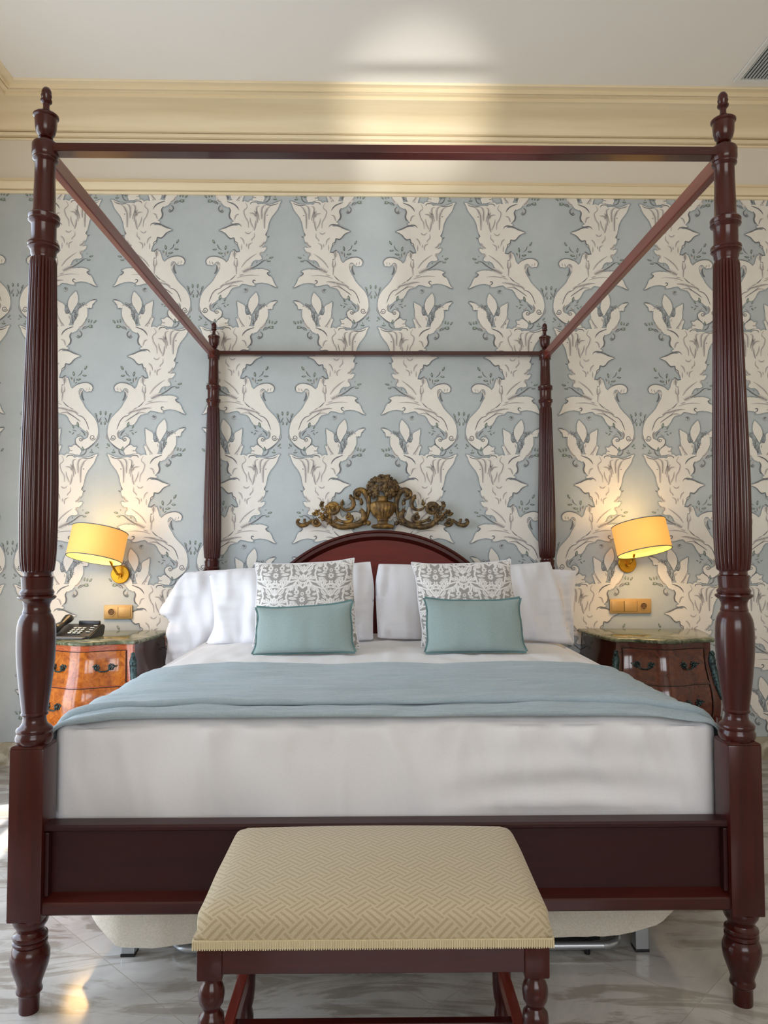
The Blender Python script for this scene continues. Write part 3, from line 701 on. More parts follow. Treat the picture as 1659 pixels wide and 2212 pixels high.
def damask(X, Z):
    """grey ground with white leaves, heads and bands; X,Z in pattern units, tile 345 x 285 half-drop"""
    white = np.zeros_like(X); vein = np.zeros_like(X)
    LV, BD = ST
    for ox, oz in ((0, 0), (172.5, 142.5)):
        a = (X - ox + 172.5) % 345 - 172.5; b = (Z - oz + 142.5) % 285 - 142.5
        for x0, z0, x1, z1, w in LV:
            dx, dz = x1 - x0, z1 - z0; L = math.hypot(dx, dz)
            sgm = ((a - x0) * dx + (b - z0) * dz) / (L * L); d = np.abs((a - x0) * dz - (b - z0) * dx) / L
            hw = w * np.sin(PI * np.clip(sgm, 0, 1)) ** .8
            white = np.maximum(white, np.where((sgm > 0) & (sgm < 1), np.clip((hw - d) / 1.5, 0, 1), 0))
            if w > 6: vein = np.maximum(vein, np.where((sgm > .15) & (sgm < .7), np.clip(1.6 - d, 0, 1), 0))
        for w, pts in BD:
            for p, q in zip(pts, pts[1:]):
                dx, dz = q[0] - p[0], q[1] - p[1]; sgm = np.clip(((a - p[0]) * dx + (b - p[1]) * dz) / (dx * dx + dz * dz), 0, 1)
                d = np.hypot(a - p[0] - sgm * dx, b - p[1] - sgm * dz); white = np.maximum(white, np.clip((w - d) / 1.5, 0, 1))
    return 1 - white * (1 - .8 * vein)
ST = damask_shapes()
M_dam = mat('damask_cotton', rgb(225, 221, 218), .9, spec=.2, sheen=.1)
t = NT(M_dam); at = t.new('ShaderNodeAttribute', attribute_name='print')
f = t.noise(t.coords(), 400, 2); t.base(t.mix(at.outputs['Fac'], t.ramp(f, [(.3, rgb(222, 218, 215)), (.7, rgb(232, 229, 226))]), rgb(154, 150, 147))); t.bump(f, .1, .001)
def edge_tube(bm, edges, y0, lean, r, T=0, zb=.77, n=5):
    for e in edges:
        tube(bm, [(x, y0 + lean * (z - zb), z) for x, z in e[::6] + [e[-1]]], r, n, k=3)
def cushion(label, cor, y0, lean, T, damask_on, seed, cat='cushion', group=None):
    (tl, tr, br, bl) = cor
    def mid(a, b, dx, dy, k=.5): return (a[0] + (b[0] - a[0]) * k + dx, a[1] + (b[1] - a[1]) * k + dy)
    s = 3
    top = [tl, mid(tl, tr, 0, s + 2, .2), mid(tl, tr, 0, s + 3), mid(tl, tr, 0, s + 2, .8), tr]
    bot = [bl, mid(bl, br, 0, -1, .2), mid(bl, br, 0, -1), mid(bl, br, 0, -1, .8), br]
    lf = [bl, mid(bl, tl, s + 3, 0, .2), mid(bl, tl, s + 2, 0), mid(bl, tl, s + 3, 0, .8), tl]
    rt = [br, mid(br, tr, -s - 3, 0, .2), mid(br, tr, -s - 2, 0), mid(br, tr, -s - 3, 0, .8), tr]
    root = thing('cushion', label, 'cushion', B(0, 0, 0), BY, group)
    m = M_dam if damask_on else M_teal; n = 210 if damask_on else 70
    bm, E = pillow('cover', m, OUT(top, y0, lean), OUT(bot, y0, lean), OUT(lf, y0, lean), OUT(rt, y0, lean), y0, lean, T, n=n, wr=.0035, seed=seed, pw=2.2)
    o = place(bm, 'cover', m, root, smooth=80)
    if damask_on:
        me = o.data; co = np.empty(len(me.vertices) * 3); me.vertices.foreach_get('co', co); co = co.reshape(-1, 3)
        cx = (co[:, 0].min() + co[:, 0].max()) / 2; zt = co[:, 2].max(); k = 345 / .268
        dx = (E[0][0][0] + E[0][-1][0]) / 2
        ink = damask((co[:, 0] - dx) * k + 172.5, (zt - co[:, 2]) * k * 1.0 - 92)
        at = me.attributes.new('print', 'FLOAT', 'POINT'); at.data.foreach_set('value', ink.astype(np.float32))
        bm = bmesh.new(); edge_tube(bm, E, y0, lean, .0035); place(bm, 'piping', M_pillow, root, smooth=60)
    else:
        bm = bmesh.new()
        for e in E:   # flat flange standing off the seam
            pts = [Vector((x, y0 + lean * (z - .77), z)) for x, z in e]; c = Vector((sum(p[0] for p in E[0]) / len(E[0]), 0, sum(p[1] for p in E[2]) / len(E[2]))); c.y = y0 + lean * (c.z - .77)
            hor = abs(pts[0].x - pts[-1].x) > abs(pts[0].z - pts[-1].z)
            sgn = (1 if pts[len(pts) // 2].z > c.z else -1) if hor else (1 if pts[len(pts) // 2].x > c.x else -1)
            V1 = []
            for i, p in enumerate(pts):
                k = i / (len(pts) - 1); w = .010 * (1 - .25 * math.sin(PI * k)) * .8
                q = p + (Vector((0, lean * w * sgn, w * sgn)) if hor else Vector((w * sgn, 0, 0)))
                wav = .002 * math.sin(i * .5 + seed)
                V1.append([bm.verts.new(p + Vector((0, -.002, 0))), bm.verts.new(q + Vector((0, -.002 + wav, 0))), bm.verts.new(q + Vector((0, .002 + wav, 0))), bm.verts.new(p + Vector((0, .002, 0)))])
            for a, b in zip(V1, V1[1:]):
                for j in range(4): bm.faces.new((a[j], b[j], b[(j + 1) % 4], a[(j + 1) % 4]))
            bm.faces.new(V1[0]); bm.faces.new(V1[-1])
        bmesh.ops.recalc_face_normals(bm, faces=bm.faces[:])
        place(bm, 'flange', M_tealedge, root)
    return root
cushion('square cushion with grey damask print standing behind the left teal cushion', ((551, 1216), (765, 1206), (777, 1399), (546, 1398)), 1.47, .36, .075, True, 3, group='grey printed cushions')
cushion('square cushion with grey damask print standing behind the right teal cushion', ((889, 1215), (1103, 1209), (1134, 1396), (911, 1397)), 1.47, .36, .075, True, 6, group='grey printed cushions')
cushion('oblong teal cushion resting on the bed, the left one, tilted slightly up to the right', ((554, 1312), (761, 1298), (767, 1408), (546, 1413)), 1.30, .45, .06, False, 4, group='teal cushions')
cushion('oblong teal cushion resting on the bed, the right one, nearly level', ((917, 1292), (1123, 1292), (1137, 1407), (919, 1409)), 1.30, .45, .06, False, 9, group='teal cushions')

# ------------------------------------------------------------------ divan base under the frame
dv = thing('divan_base', 'slatted divan base in a beige linen cover on steel legs under the bed', 'bed base', B(0, 0, 0), BY)
bm = bmesh.new()
SKP = [(-.93, 1.85, .14), (-.95, 1.1, .15), (-.96, .6, .15), (-.965, .35, .145), (-.905, .29, .095), (-.822, .25, .034), (-.72, .25, .034), (-.58, .25, .048), (-.3, .25, .056), (.0, .25, .058), (.5, .25, .056), (.66, .25, .056), (.76, .25, .066), (.84, .255, .09), (.90, .28, .12), (.955, .34, .145), (.96, .6, .15), (.93, 1.85, .14)]
SL = [0]
for a, b in zip(SKP, SKP[1:]): SL.append(SL[-1] + math.hypot(b[0] - a[0], b[1] - a[1]))
def skf(off):
    def f(u, v):
        q = u * SL[-1]; x, y, zb = (float(np.interp(q, SL, [p[k] for p in SKP])) for k in range(3))
        e = .01; x2, y2 = (float(np.interp(min(q + e, SL[-1]), SL, [p[k] for p in SKP])) - float(np.interp(max(q - e, 0), SL, [p[k] for p in SKP])) for k in range(2))
        n = Vector((y2, -x2)).normalized(); w = .008 * nz(x * 14, y * 14, v * 2) * (1 - v) + .004 * nz(x * 40, y * 40, v * 3) * (1 - v)
        tx, ty = max(-.905, min(.905, x)), max(y, .25) if abs(x) < .9 else y
        x, y = x + (tx - x) * v, y
        return (x + n.x * (w + off), y + n.y * (w + off), zb + (.296 - zb) * v)
    return f
grid(bm, 210, 12, skf(0)); grid(bm, 210, 12, skf(-.004), flip=True)
place(bm, 'skirt', M_skirt, dv, smooth=80)
bm = bmesh.new(); box(bm, (0, 1.2, .285), (1.78, 1.86, .026), .004); place(bm, 'base_panel', M_skirt, dv)
for x, y in ((-.795, .285), (.793, .285), (-.795, 1.95), (.793, 1.95)):
    bm = bmesh.new(); box(bm, (x, y, .14), (.042, .042, .266), .003); lg = place(bm, 'leg', M_steel, dv)
    bm = bmesh.new(); box(bm, (x, y, .004), (.044, .044, .008), .001); place(bm, 'leg_cap', M_black, lg)
# low silver-rimmed rack under the divan
fr = thing('folding_bed_frame', 'low silver tube frame with dark mesh lying under the bed on small feet', 'bed frame', B(0, .36, 0), BY)
bm = bmesh.new(); rp = []
for cx, cy, a0 in ((.67, .06, -90), (.67, 1.1, 0), (-.60, 1.1, 90), (-.60, .06, 180)):
    for k in range(9): a = R(a0 + 11.25 * k); rp.append((cx + .06 * math.cos(a), cy - .10 + .06 * math.sin(a), .024))
rp.append(rp[0]); tube(bm, rp, .0115, 12, k=1, up=(0, 0, 1)); place(bm, 'tube_frame', M_silver, fr, smooth=50)
bm = bmesh.new(); box(bm, (.035, .5, .036), (1.34, 1.12, .006), .002)
box(bm, (.035, -.055, .046), (1.27, .03, .045), .004); place(bm, 'dark_mesh', M_black, fr)
for x in (-.5, -.1, .4, .62):
    bm = bmesh.new(); lathe(bm, [(.009, 0), (.010, .016)], 12, c=(x, -.10, 0)); place(bm, 'foot', M_black, fr)

# ------------------------------------------------------------------ bench
bn = thing('bench', 'upholstered footstool bench with pale gold fabric seat and turned mahogany legs', 'bench', (-.042, -.305, 0), R(-.6))
hx, hy = .366, .242
def wseat(P, n):
    return .020 * (1 - (P.x / hx) ** 2) * (1 - (P.y / hy) ** 2) if n.z > .7 else (.003 * nz(P.x * 5, P.y * 5, P.z * 5))
bm = superbox(hx, hy, .036, 0, 0, .482, 60, .03, wseat)
for v in bm.verts:   # straight skirted sides
    if v.co.z < .475: v.co.z = max(v.co.z, .448); s = 1; 
    if v.co.z < .475:
        d = max(abs(v.co.x) / hx, abs(v.co.y) / hy)
        if d > .93: v.co.x = max(-hx, min(hx, v.co.x * 1.0 / max(d, .01) * 1)) if abs(v.co.x) / hx > .93 else v.co.x; v.co.y = max(-hy, min(hy, v.co.y / max(d, .01))) if abs(v.co.y) / hy > .93 else v.co.y
place(bm, 'seat', M_bench, bn, smooth=80)
bm = bmesh.new()
for x, y, sx, sy in ((0, -hy, 2 * hx + .004, .005), (0, hy, 2 * hx + .004, .005), (-hx, 0, .005, 2 * hy), (hx, 0, .005, 2 * hy)): box(bm, (x, y, .4515), (sx, sy, .017), .001)
for i in range(150):
    x = -hx + 2 * hx * i / 149; box(bm, (x, -hy - .003, .450), (.0028, .003, .016 + .002 * random.random()))
place(bm, 'fringe', M_fringe, bn)
lx, ly = hx - .032, hy - .03
for x, y, sx, sy in ((0, -ly - .01, 2 * lx - .03, .022), (0, ly + .01, 2 * lx - .03, .022), (-lx - .01, 0, .022, 2 * ly - .03), (lx + .01, 0, .022, 2 * ly - .03)):
    bm = bmesh.new(); box(bm, (x, y, .415), (sx, sy, .056), .002); place(bm, 'apron', M_woodx, bn)
for x in (-lx, lx):
    for y in (-ly, ly):
        bm = bmesh.new(); box(bm, (x, y, .41), (.052, .052, .07), .004)
        lathe(bm, [(.017, .0), (.02, .01), (.02, .04), (.016, .06), (.021, .08), (.024, .11), (.0265, .25), (.0265, .272), (.0272, .284), (.0255, .296), (.020, .302), (.0175, .308), (.0195, .314), (.0245, .322), (.0268, .336), (.0262, .347), (.0225, .358), (.017, .366), (.0165, .370), (.019, .374), (.026, .378)], 28, c=(x, y, 0))
        place(bm, 'leg', M_woodz, bn, smooth=35)
for x in (-lx, lx):
    bm = bmesh.new(); box(bm, (x, 0, .148), (.026, 2 * ly, .036), .003); place(bm, 'side_stretcher', M_woody, bn)
bm = bmesh.new(); box(bm, (0, 0, .134), (2 * lx, .026, .036), .003); place(bm, 'cross_stretcher', M_woodx, bn)

# ------------------------------------------------------------------ night tables (bombé commodes)
def commode(label, loc, rz, bodym, drawm, FW, BW):
    root = thing('night_table', label, 'night table', loc, rz)
    # plan outline in local coords: front towards -y, back edge y=0
    D = .45
    def plan(u):  # u 0..3 : left side, front, right side ; returns pos & outward normal
        if u < 1: p = Vector((-BW + (BW - FW) * u, -D * u, 0)); p.x += -.012 * math.sin(PI * u); n = Vector((-1, -.12, 0))
        elif u <= 2:
            s = u - 1; x = -FW + 2 * FW * s; y = -D - .052 * (math.sin(PI * s) ** 1.5) + .016 * math.sin(3 * PI * s) * (1 if True else 0)
            p = Vector((x, y, 0)); n = Vector((.25 * (2 * s - 1), -1, 0))
        else:
            s = u - 2; p = Vector((FW + (BW - FW) * s, -D * (1 - s), 0)); p.x += .012 * math.sin(PI * s); n = Vector((1, -.12, 0))
        k = .5 + .5 * math.cos(min(abs(u - 1), abs(u - 2), .12) / .12 * PI)  # blend normals at corners
        if k > 0: n = n.normalized() + Vector((-1 if u < 1.5 else 1, -1, 0)).normalized() * k
        return p, n.normalized()
    zs = [.28, .32, .36, .40, .45, .50, .56, .62, .68, .72, .748]
    bs = [.018, .036, .050, .058, .060, .052, .032, .012, .002, .0, .0]
    def surf(u, z, off=0):
        p, n = plan(u); b = float(np.interp(z, zs, bs))
        return p + n * (b + off) + Vector((0, 0, z))
    def low(u):
        if 1 <= u <= 2: s = u - 1; return .30 - .035 * math.sin(PI * s) ** 2 + .03 * abs(math.sin(2 * PI * s)) - .02 * (abs(2 * s - 1) ** 6)
        return .30 - .03 * (1 - abs(math.sin(PI * (u % 1)))) 
    bm = bmesh.new()
    grid(bm, 120, 26, lambda u, v: surf(u * 3, low(u * 3) + (.748 - low(u * 3)) * v), flip=True)
    # inner bottom and back closing
    L_ = [surf(3 * i / 30, low(3 * i / 30) + .002) for i in range(31)]; bm.faces.new([bm.verts.new(p) for p in L_])
    bk = [surf(0, .30), surf(0, .748), surf(3, .748), surf(3, .30)]; bm.faces.new([bm.verts.new(p) for p in bk])
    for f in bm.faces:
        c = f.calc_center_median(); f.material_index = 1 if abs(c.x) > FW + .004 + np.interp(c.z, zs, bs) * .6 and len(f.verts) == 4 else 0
    place(bm, 'body', [bodym, M_side], root, smooth=60)
    # marble top with moulded edge
    bm = bmesh.new(); rings = []
    for off, z in ((.004, .750), (.014, .752), (.018, .758), (.018, .764), (.013, .769), (.008, .771)):
        rings.append([bm.verts.new(plan(3 * i / 90)[0] + plan(3 * i / 90)[1] * (off + .008) + Vector((0, 0, z))) for i in range(91)])
    for a, b in zip(rings, rings[1:]):
        for i in range(90): bm.faces.new((a[i], a[i + 1], b[i + 1], b[i]))
    bm.faces.new(rings[-1]); bm.faces.new(rings[0][::-1]); bmesh.ops.recalc_face_normals(bm, faces=bm.faces[:])
    place(bm, 'marble_top', M_green, root, smooth=40)
    for z0, z1 in ((.545, .718), (.352, .538)):
        bm = bmesh.new()
        grid(bm, 60, 12, lambda u, v: surf(1.07 + .86 * u, z0 + (z1 - z0) * v, .004), flip=True)
        for ed in ((0, 0, 1, 0), (0, 1, 1, 1), (0, 0, 0, 1), (1, 0, 1, 1)):
            grid(bm, 60, 1, lambda u, v: surf(1.07 + .86 * (ed[0] + (ed[2] - ed[0]) * u), z0 + (z1 - z0) * (ed[1] + (ed[3] - ed[1]) * u), .004 - .006 * v))
        dr = place(bm, 'drawer', drawm, root, smooth=60)
        bm = bmesh.new(); pts = []
        for k in range(61): pts.append(surf(1.07 + .86 * k / 60, z1, .0045))
        tube(bm, pts[::4], .0018, 5, k=2); tube(bm, [surf(1.93, z1 - (z1 - z0) * k / 4, .0045) for k in range(5)], .0018, 5, k=2); tube(bm, [surf(1.07, z1 - (z1 - z0) * k / 4, .0045) for k in range(5)], .0018, 5, k=2)
        place(bm, 'inlay_line', M_dark, dr)
        for cu in (1.27, 1.73):
            bm = bmesh.new(); zc = (z0 + z1) / 2; c = surf(cu, zc, .008); rn_ = random.Random(int(cu * 100))
            for s in (-1, 1):
                q = surf(cu + s * .062, zc + .006, .010)
                for k in range(7):
                    a = k * 2 * PI / 7; ball(bm, q + Vector((.013 * math.cos(a), 0, .013 * math.sin(a))), .0065, sub=1, sc=(1, .6, 1))
                ball(bm, q + Vector((0, -.005, 0)), .008, sub=1); tube(bm, [q + Vector((s * .012, 0, .008)), q + Vector((s * .026, 0, .002)), q + Vector((s * .030, 0, .010))], [.005, .003, .002], 5, k=2)
            qa, qb = surf(cu - .055, zc, .014), surf(cu + .055, zc, .014); mid = (qa + qb) / 2 + Vector((0, -.006, -.018))
            tube(bm, [qa, qa * .6 + mid * .4 + Vector((0, 0, -.006)), mid + Vector((0, 0, .004)), qb * .6 + mid * .4 + Vector((0, 0, -.006)), qb], .004, 6, k=4)
            place(bm, 'handle', M_bronze, dr, smooth=60)
    for u in (1.0, 2.0):   # corner mounts
        bm = bmesh.new(); tube(bm, [surf(u, z, .004) for z in (.70, .66, .60, .54, .50, .46)], [.008, .020, .017, .019, .014, .004], 8, k=5, flat=.7)
        tube(bm, [surf(u, .70, .004), surf(u, .69, .015), surf(u, .675, .010)], [.012, .010, .004], 6, k=3)
        place(bm, 'corner_mount', M_bronze, root, smooth=60)
    for u, sx, sy in ((1.0, -1, -1), (2.0, 1, -1), (.08, -1, .2), (2.92, 1, .2)):
        bm = bmesh.new(); p = surf(u, .33, -.012); d = Vector((sx, sy, 0)).normalized()
        tube(bm, [p + Vector((0, 0, .04)), p + Vector((0, 0, -.03)) - d * .002, p + Vector((0, 0, -.13)) - d * .028, p + Vector((0, 0, -.23)) - d * .030, p + Vector((0, 0, -.30)) - d * .010, Vector((p.x, p.y, .014)) + d * .006], [.030, .026, .019, .014, .013, .017], 10, k=4)
        tube(bm, [Vector((p.x, p.y, .03)) + d * .0, Vector((p.x, p.y, .016)) + d * .008, Vector((p.x, p.y, .0125)) + d * .02], [.012, .016, .012], 8, k=3)
        place(bm, 'leg', bodym, root, smooth=60)
    return root
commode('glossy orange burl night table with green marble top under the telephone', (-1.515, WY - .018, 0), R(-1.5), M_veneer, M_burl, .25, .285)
commode('glossy veneered night table, coloured dark for shade, with bare green marble top right of the bed', (1.53, WY - .035, 0), R(-3.5), burl('shaded_veneer', [rgb(52, 18, 10), rgb(78, 28, 14), rgb(100, 42, 20)], (2, 2, 9)), burl('shaded_burl', [rgb(54, 18, 9), rgb(86, 32, 14), rgb(112, 50, 22)], (3, 3, 3)), .245, .325)  # same wood as the left table, shade put into darker veneer colours

# telephone on the left table
ph = thing('telephone', 'black desk telephone with white keys and handset on the left night table', 'telephone', (-1.625, 2.0, .771), R(-8))
bm = bmesh.new()
prism(bm, [(-.075, .0), (-.075, .012), (-.06, .018), (.07, .062), (.09, .062), (.10, .048), (.085, .0)], -.115, .115, 'yz')
bmesh.ops.bevel(bm, geom=bm.edges[:], offset=.004, segments=2, affect='EDGES')
box(bm, (.035, .080, .068), (.12, .02, .024), .004)
place(bm, 'base', M_black, ph, smooth=40)
bm = bmesh.new(); lathe(bm, [(.001, .0)], 3) if False else None
box(bm, (.0, -.085, .006), (.19, .05, .010), .004); place(bm, 'card_tray', M_grey, ph, smooth=40)
bm = bmesh.new(); tube(bm, [(-.082, -.07, .040), (-.082, -.055, .052), (-.080, 0, .070), (-.078, .055, .092), (-.078, .085, .092)], [.020, .025, .016, .025, .018], 12, k=5, flat=1)
place(bm, 'handset', M_black, ph, smooth=60)
slope = math.atan2(.044, .13)
for r_ in range(4):
    for c_ in range(3):
        bm = bmesh.new(); y = -.045 + r_ * .020; box(bm, (-.012 + c_ * .026, y, .0195 + (y + .06) * .044 / .13 + .003), (.017, .011, .005), .001, rot=None); place(bm, 'key', M_white, ph)
for r_ in range(4):
    bm = bmesh.new(); y = -.03 + r_ * .024; box(bm, (.083 + (r_ % 2) * .006, y, .0195 + (y + .06) * .044 / .13 + .003), (.022, .006, .004), .001); place(bm, 'line_key', M_white, ph)
bm = bmesh.new(); cp = []
for i in range(90):
    a = i * .9; s = i / 89; cp.append((-.10 - .02 * math.sin(s * PI) + .006 * math.cos(a), -.07 + .03 * s, .012 + .02 * s + .006 * math.sin(a) ))
tube(bm, cp, .0018, 5, k=2); place(bm, 'coiled_cord', M_grey, ph, smooth=60)

# ------------------------------------------------------------------ wall outlets
def outlet(label, x0, x1, z0, z1, slots, hand):
    root = thing('wall_socket', label, 'wall socket', ((x0 + x1) / 2, WY - .004, (z0 + z1) / 2))
    w, h = x1 - x0, z1 - z0
    bm = bmesh.new(); box(bm, (0, -.004, 0), (w, .012, h), .004); place(bm, 'cover_plate', M_brassplate, root, smooth=40)
    n = len(slots); mw = (w - .016) / n
    for i, s in enumerate(slots):
        cx = -w / 2 + .008 + mw * (i + .5)
        if s == 'k':
            bm = bmesh.new(); lathe(bm, [(.0225, .010), (.0225, .0135), (.019, .0135), (.017, .002)], 28, c=(cx, 0, 0), ax=Matrix.Rotation(R(90), 3, 'X'), caps=False)
            so = place(bm, 'socket_ring', M_brassplate, root, smooth=40)
            bm = bmesh.new(); lathe(bm, [(.019, .0105), (.018, .0112)], 24, c=(cx, 0, 0), ax=Matrix.Rotation(R(90), 3, 'X')); place(bm, 'socket_well', mat('socket_well', rgb(110, 80, 44), .6), so)
            bm = bmesh.new()
            for dx in (-.0095, .0095): lathe(bm, [(.0028, .0108), (.0028, .0116)], 10, c=(cx + dx, 0, 0), ax=Matrix.Rotation(R(90), 3, 'X'))
            box(bm, (cx, -.0125, .016), (.006, .004, .003)); box(bm, (cx, -.0125, -.016), (.006, .004, .003)); place(bm, 'pin_hole', M_dark, so)
        else:
            bm = bmesh.new(); box(bm, (cx, -.0105, 0), (mw - .005, .006, h - .024), .0015, rot=None); place(bm, 'switch' if s == 's' else 'blank_insert', M_brassplate, root, smooth=40)
        if i < n - 1:
            bm = bmesh.new(); box(bm, (cx + mw / 2, -.0102, 0), (.0015, .001, h - .02)); place(bm, 'joint_line', M_dark, root)
outlet('two-gang brass socket and switch plate above the telephone', -1.589, -1.425, .836, .917, ['k', 's'], 0)
outlet('three-gang brass switch and socket plate above the right night table', 1.376, 1.623, .858, .944, ['s', 'b', 'k'], 1)

# ------------------------------------------------------------------ wall lamps
M_shade = mat('lit_shade', rgb(214, 170, 108), .9)
t = NT(M_shade); b_ = t.b; gx = t.new('ShaderNodeTexCoord'); sp = t.new('ShaderNodeSeparateXYZ'); t.link(gx.outputs['Object'], sp.inputs[0])
f = t.noise(t.coords((60, 60, 8)), 6, 3)
# bulb inside: brighter where the cloth is nearest the bulb, as real fabric glows
b_.inputs['Emission Color'].default_value = rgb(255, 176, 70)
d0 = t.math('POWER', sp.outputs[0], 2); d1 = t.math('POWER', sp.outputs[2], 2); dd = t.math('ADD', d0, d1)
fall = t.math('DIVIDE', .010, t.math('ADD', dd, .010)); em = t.math('ADD', t.math('MULTIPLY', fall, .35), t.math('MULTIPLY', f, .12))
em = t.math('ADD', em, .42)
t.link(em, b_.inputs['Emission Strength'])
M_shadein = mat('shade_lining', rgb(250, 232, 180), .9); M_shadein.node_tree.nodes['Principled BSDF'].inputs['Emission Color'].default_value = rgb(255, 214, 96); M_shadein.node_tree.nodes['Principled BSDF'].inputs['Emission Strength'].default_value = .9
M_trim = mat('shade_trim', rgb(96, 110, 112), .7)
M_bulb = mat('bulb_glass', rgb(255, 240, 200), .4); M_bulb.node_tree.nodes['Principled BSDF'].inputs['Emission Color'].default_value = rgb(255, 200, 110); M_bulb.node_tree.nodes['Principled BSDF'].inputs['Emission Strength'].default_value = 3
def wall_lamp(label, plate, cen, roll, g):
    root = thing('wall_lamp', label, 'wall lamp', (plate[0], WY - .002, plate[1]), 0, g)
    bm = bmesh.new(); lathe(bm, [(.050, 0), (.0535, .004), (.0535, .014), (.050, .018), (.001, .019)], 40, ax=Matrix.Rotation(R(90), 3, 'X')); place(bm, 'wall_plate', M_brass, root, smooth=40)
    c = Vector((cen[0] - plate[0], cen[2] - WY + .002, cen[1] - plate[1]))
    sg = 1 if c.x > 0 else -1
    bm = bmesh.new(); tube(bm, [(0, -.018, .0), (0, -.06, .004), (sg * .012, -.075, .03), Vector((c.x * .5, (c.y - .075) / 2, c.z * .5 + .02)), c + Vector((0, 0, -.02)), c + Vector((0, 0, .03))], .007, 10, k=6); arm = place(bm, 'arm', M_brass, root, smooth=60)
    bm = bmesh.new(); lathe(bm, [(.012, .0), (.012, .014)], 16, c=(0, -.026, -.004), ax=Matrix.Rotation(R(90), 3, 'X')); box(bm, (.0, -.042, -.012), (.006, .006, .026), .001); place(bm, 'switch', M_brass, arm, smooth=40)
    rot = Matrix.Rotation(roll, 3, 'Y') @ Matrix.Rotation(R(-13), 3, 'X')
    H, r0 = .084, .149
    bm = bmesh.new(); lathe(bm, [(r0, -H), (r0, H)], 64, caps=False); sh = place(bm, 'shade', M_shade, root, smooth=60, loc=c); sh.rotation_euler = rot.to_euler()
    bm = bmesh.new(); lathe(bm, [(r0 - .003, -H), (r0 - .003, H)], 64, caps=False); bmesh.ops.reverse_faces(bm, faces=bm.faces[:]); place(bm, 'lining', M_shadein, sh, smooth=60)
    for z in (-H, H):
        bm = bmesh.new(); pts = [(r0 * math.cos(2 * PI * k / 48), r0 * math.sin(2 * PI * k / 48), z) for k in range(49)]; tube(bm, pts, .0026, 6, k=1); place(bm, 'trim_band', M_trim, sh)
    bm = bmesh.new(); lathe(bm, [(.12, -.066), (.12, -.064)], 40); place(bm, 'diffuser', M_shadein, sh)
    bm = bmesh.new(); ball(bm, (0, 0, 0), .03, sub=3, sc=(1, 1, 1.3)); place(bm, 'bulb', M_bulb, sh, smooth=80)
    for k, (dz, e, tgt) in enumerate(((-.105, .8, (0, .0, -1)), (.10, .28, (0, 0, 1)))):
        ld = bpy.data.lights.new('lamp_light', 'AREA'); ld.shape = 'DISK'; ld.size = .22; ld.energy = e * LAMP; ld.color = (1, .62, .28)
        lo = bpy.data.objects.new('lamp_light', ld); COL.objects.link(lo); lo.parent = sh; lo.location = (0, 0, dz)
        lo.rotation_euler = (0, 0, 0) if k == 0 else (PI, 0, 0)
    return root
LAMP = 2.2
wall_lamp('left wall lamp with glowing drum shade and round brass plate, above the telephone', (-1.497, 1.095), (-1.561, 1.268, 2.12), R(7), 'lit brass wall lamps')
wall_lamp('right wall lamp with glowing drum shade and round brass plate, above the right night table', (1.483, 1.152), (1.497, 1.302, 2.12), R(-7.5), 'lit brass wall lamps')

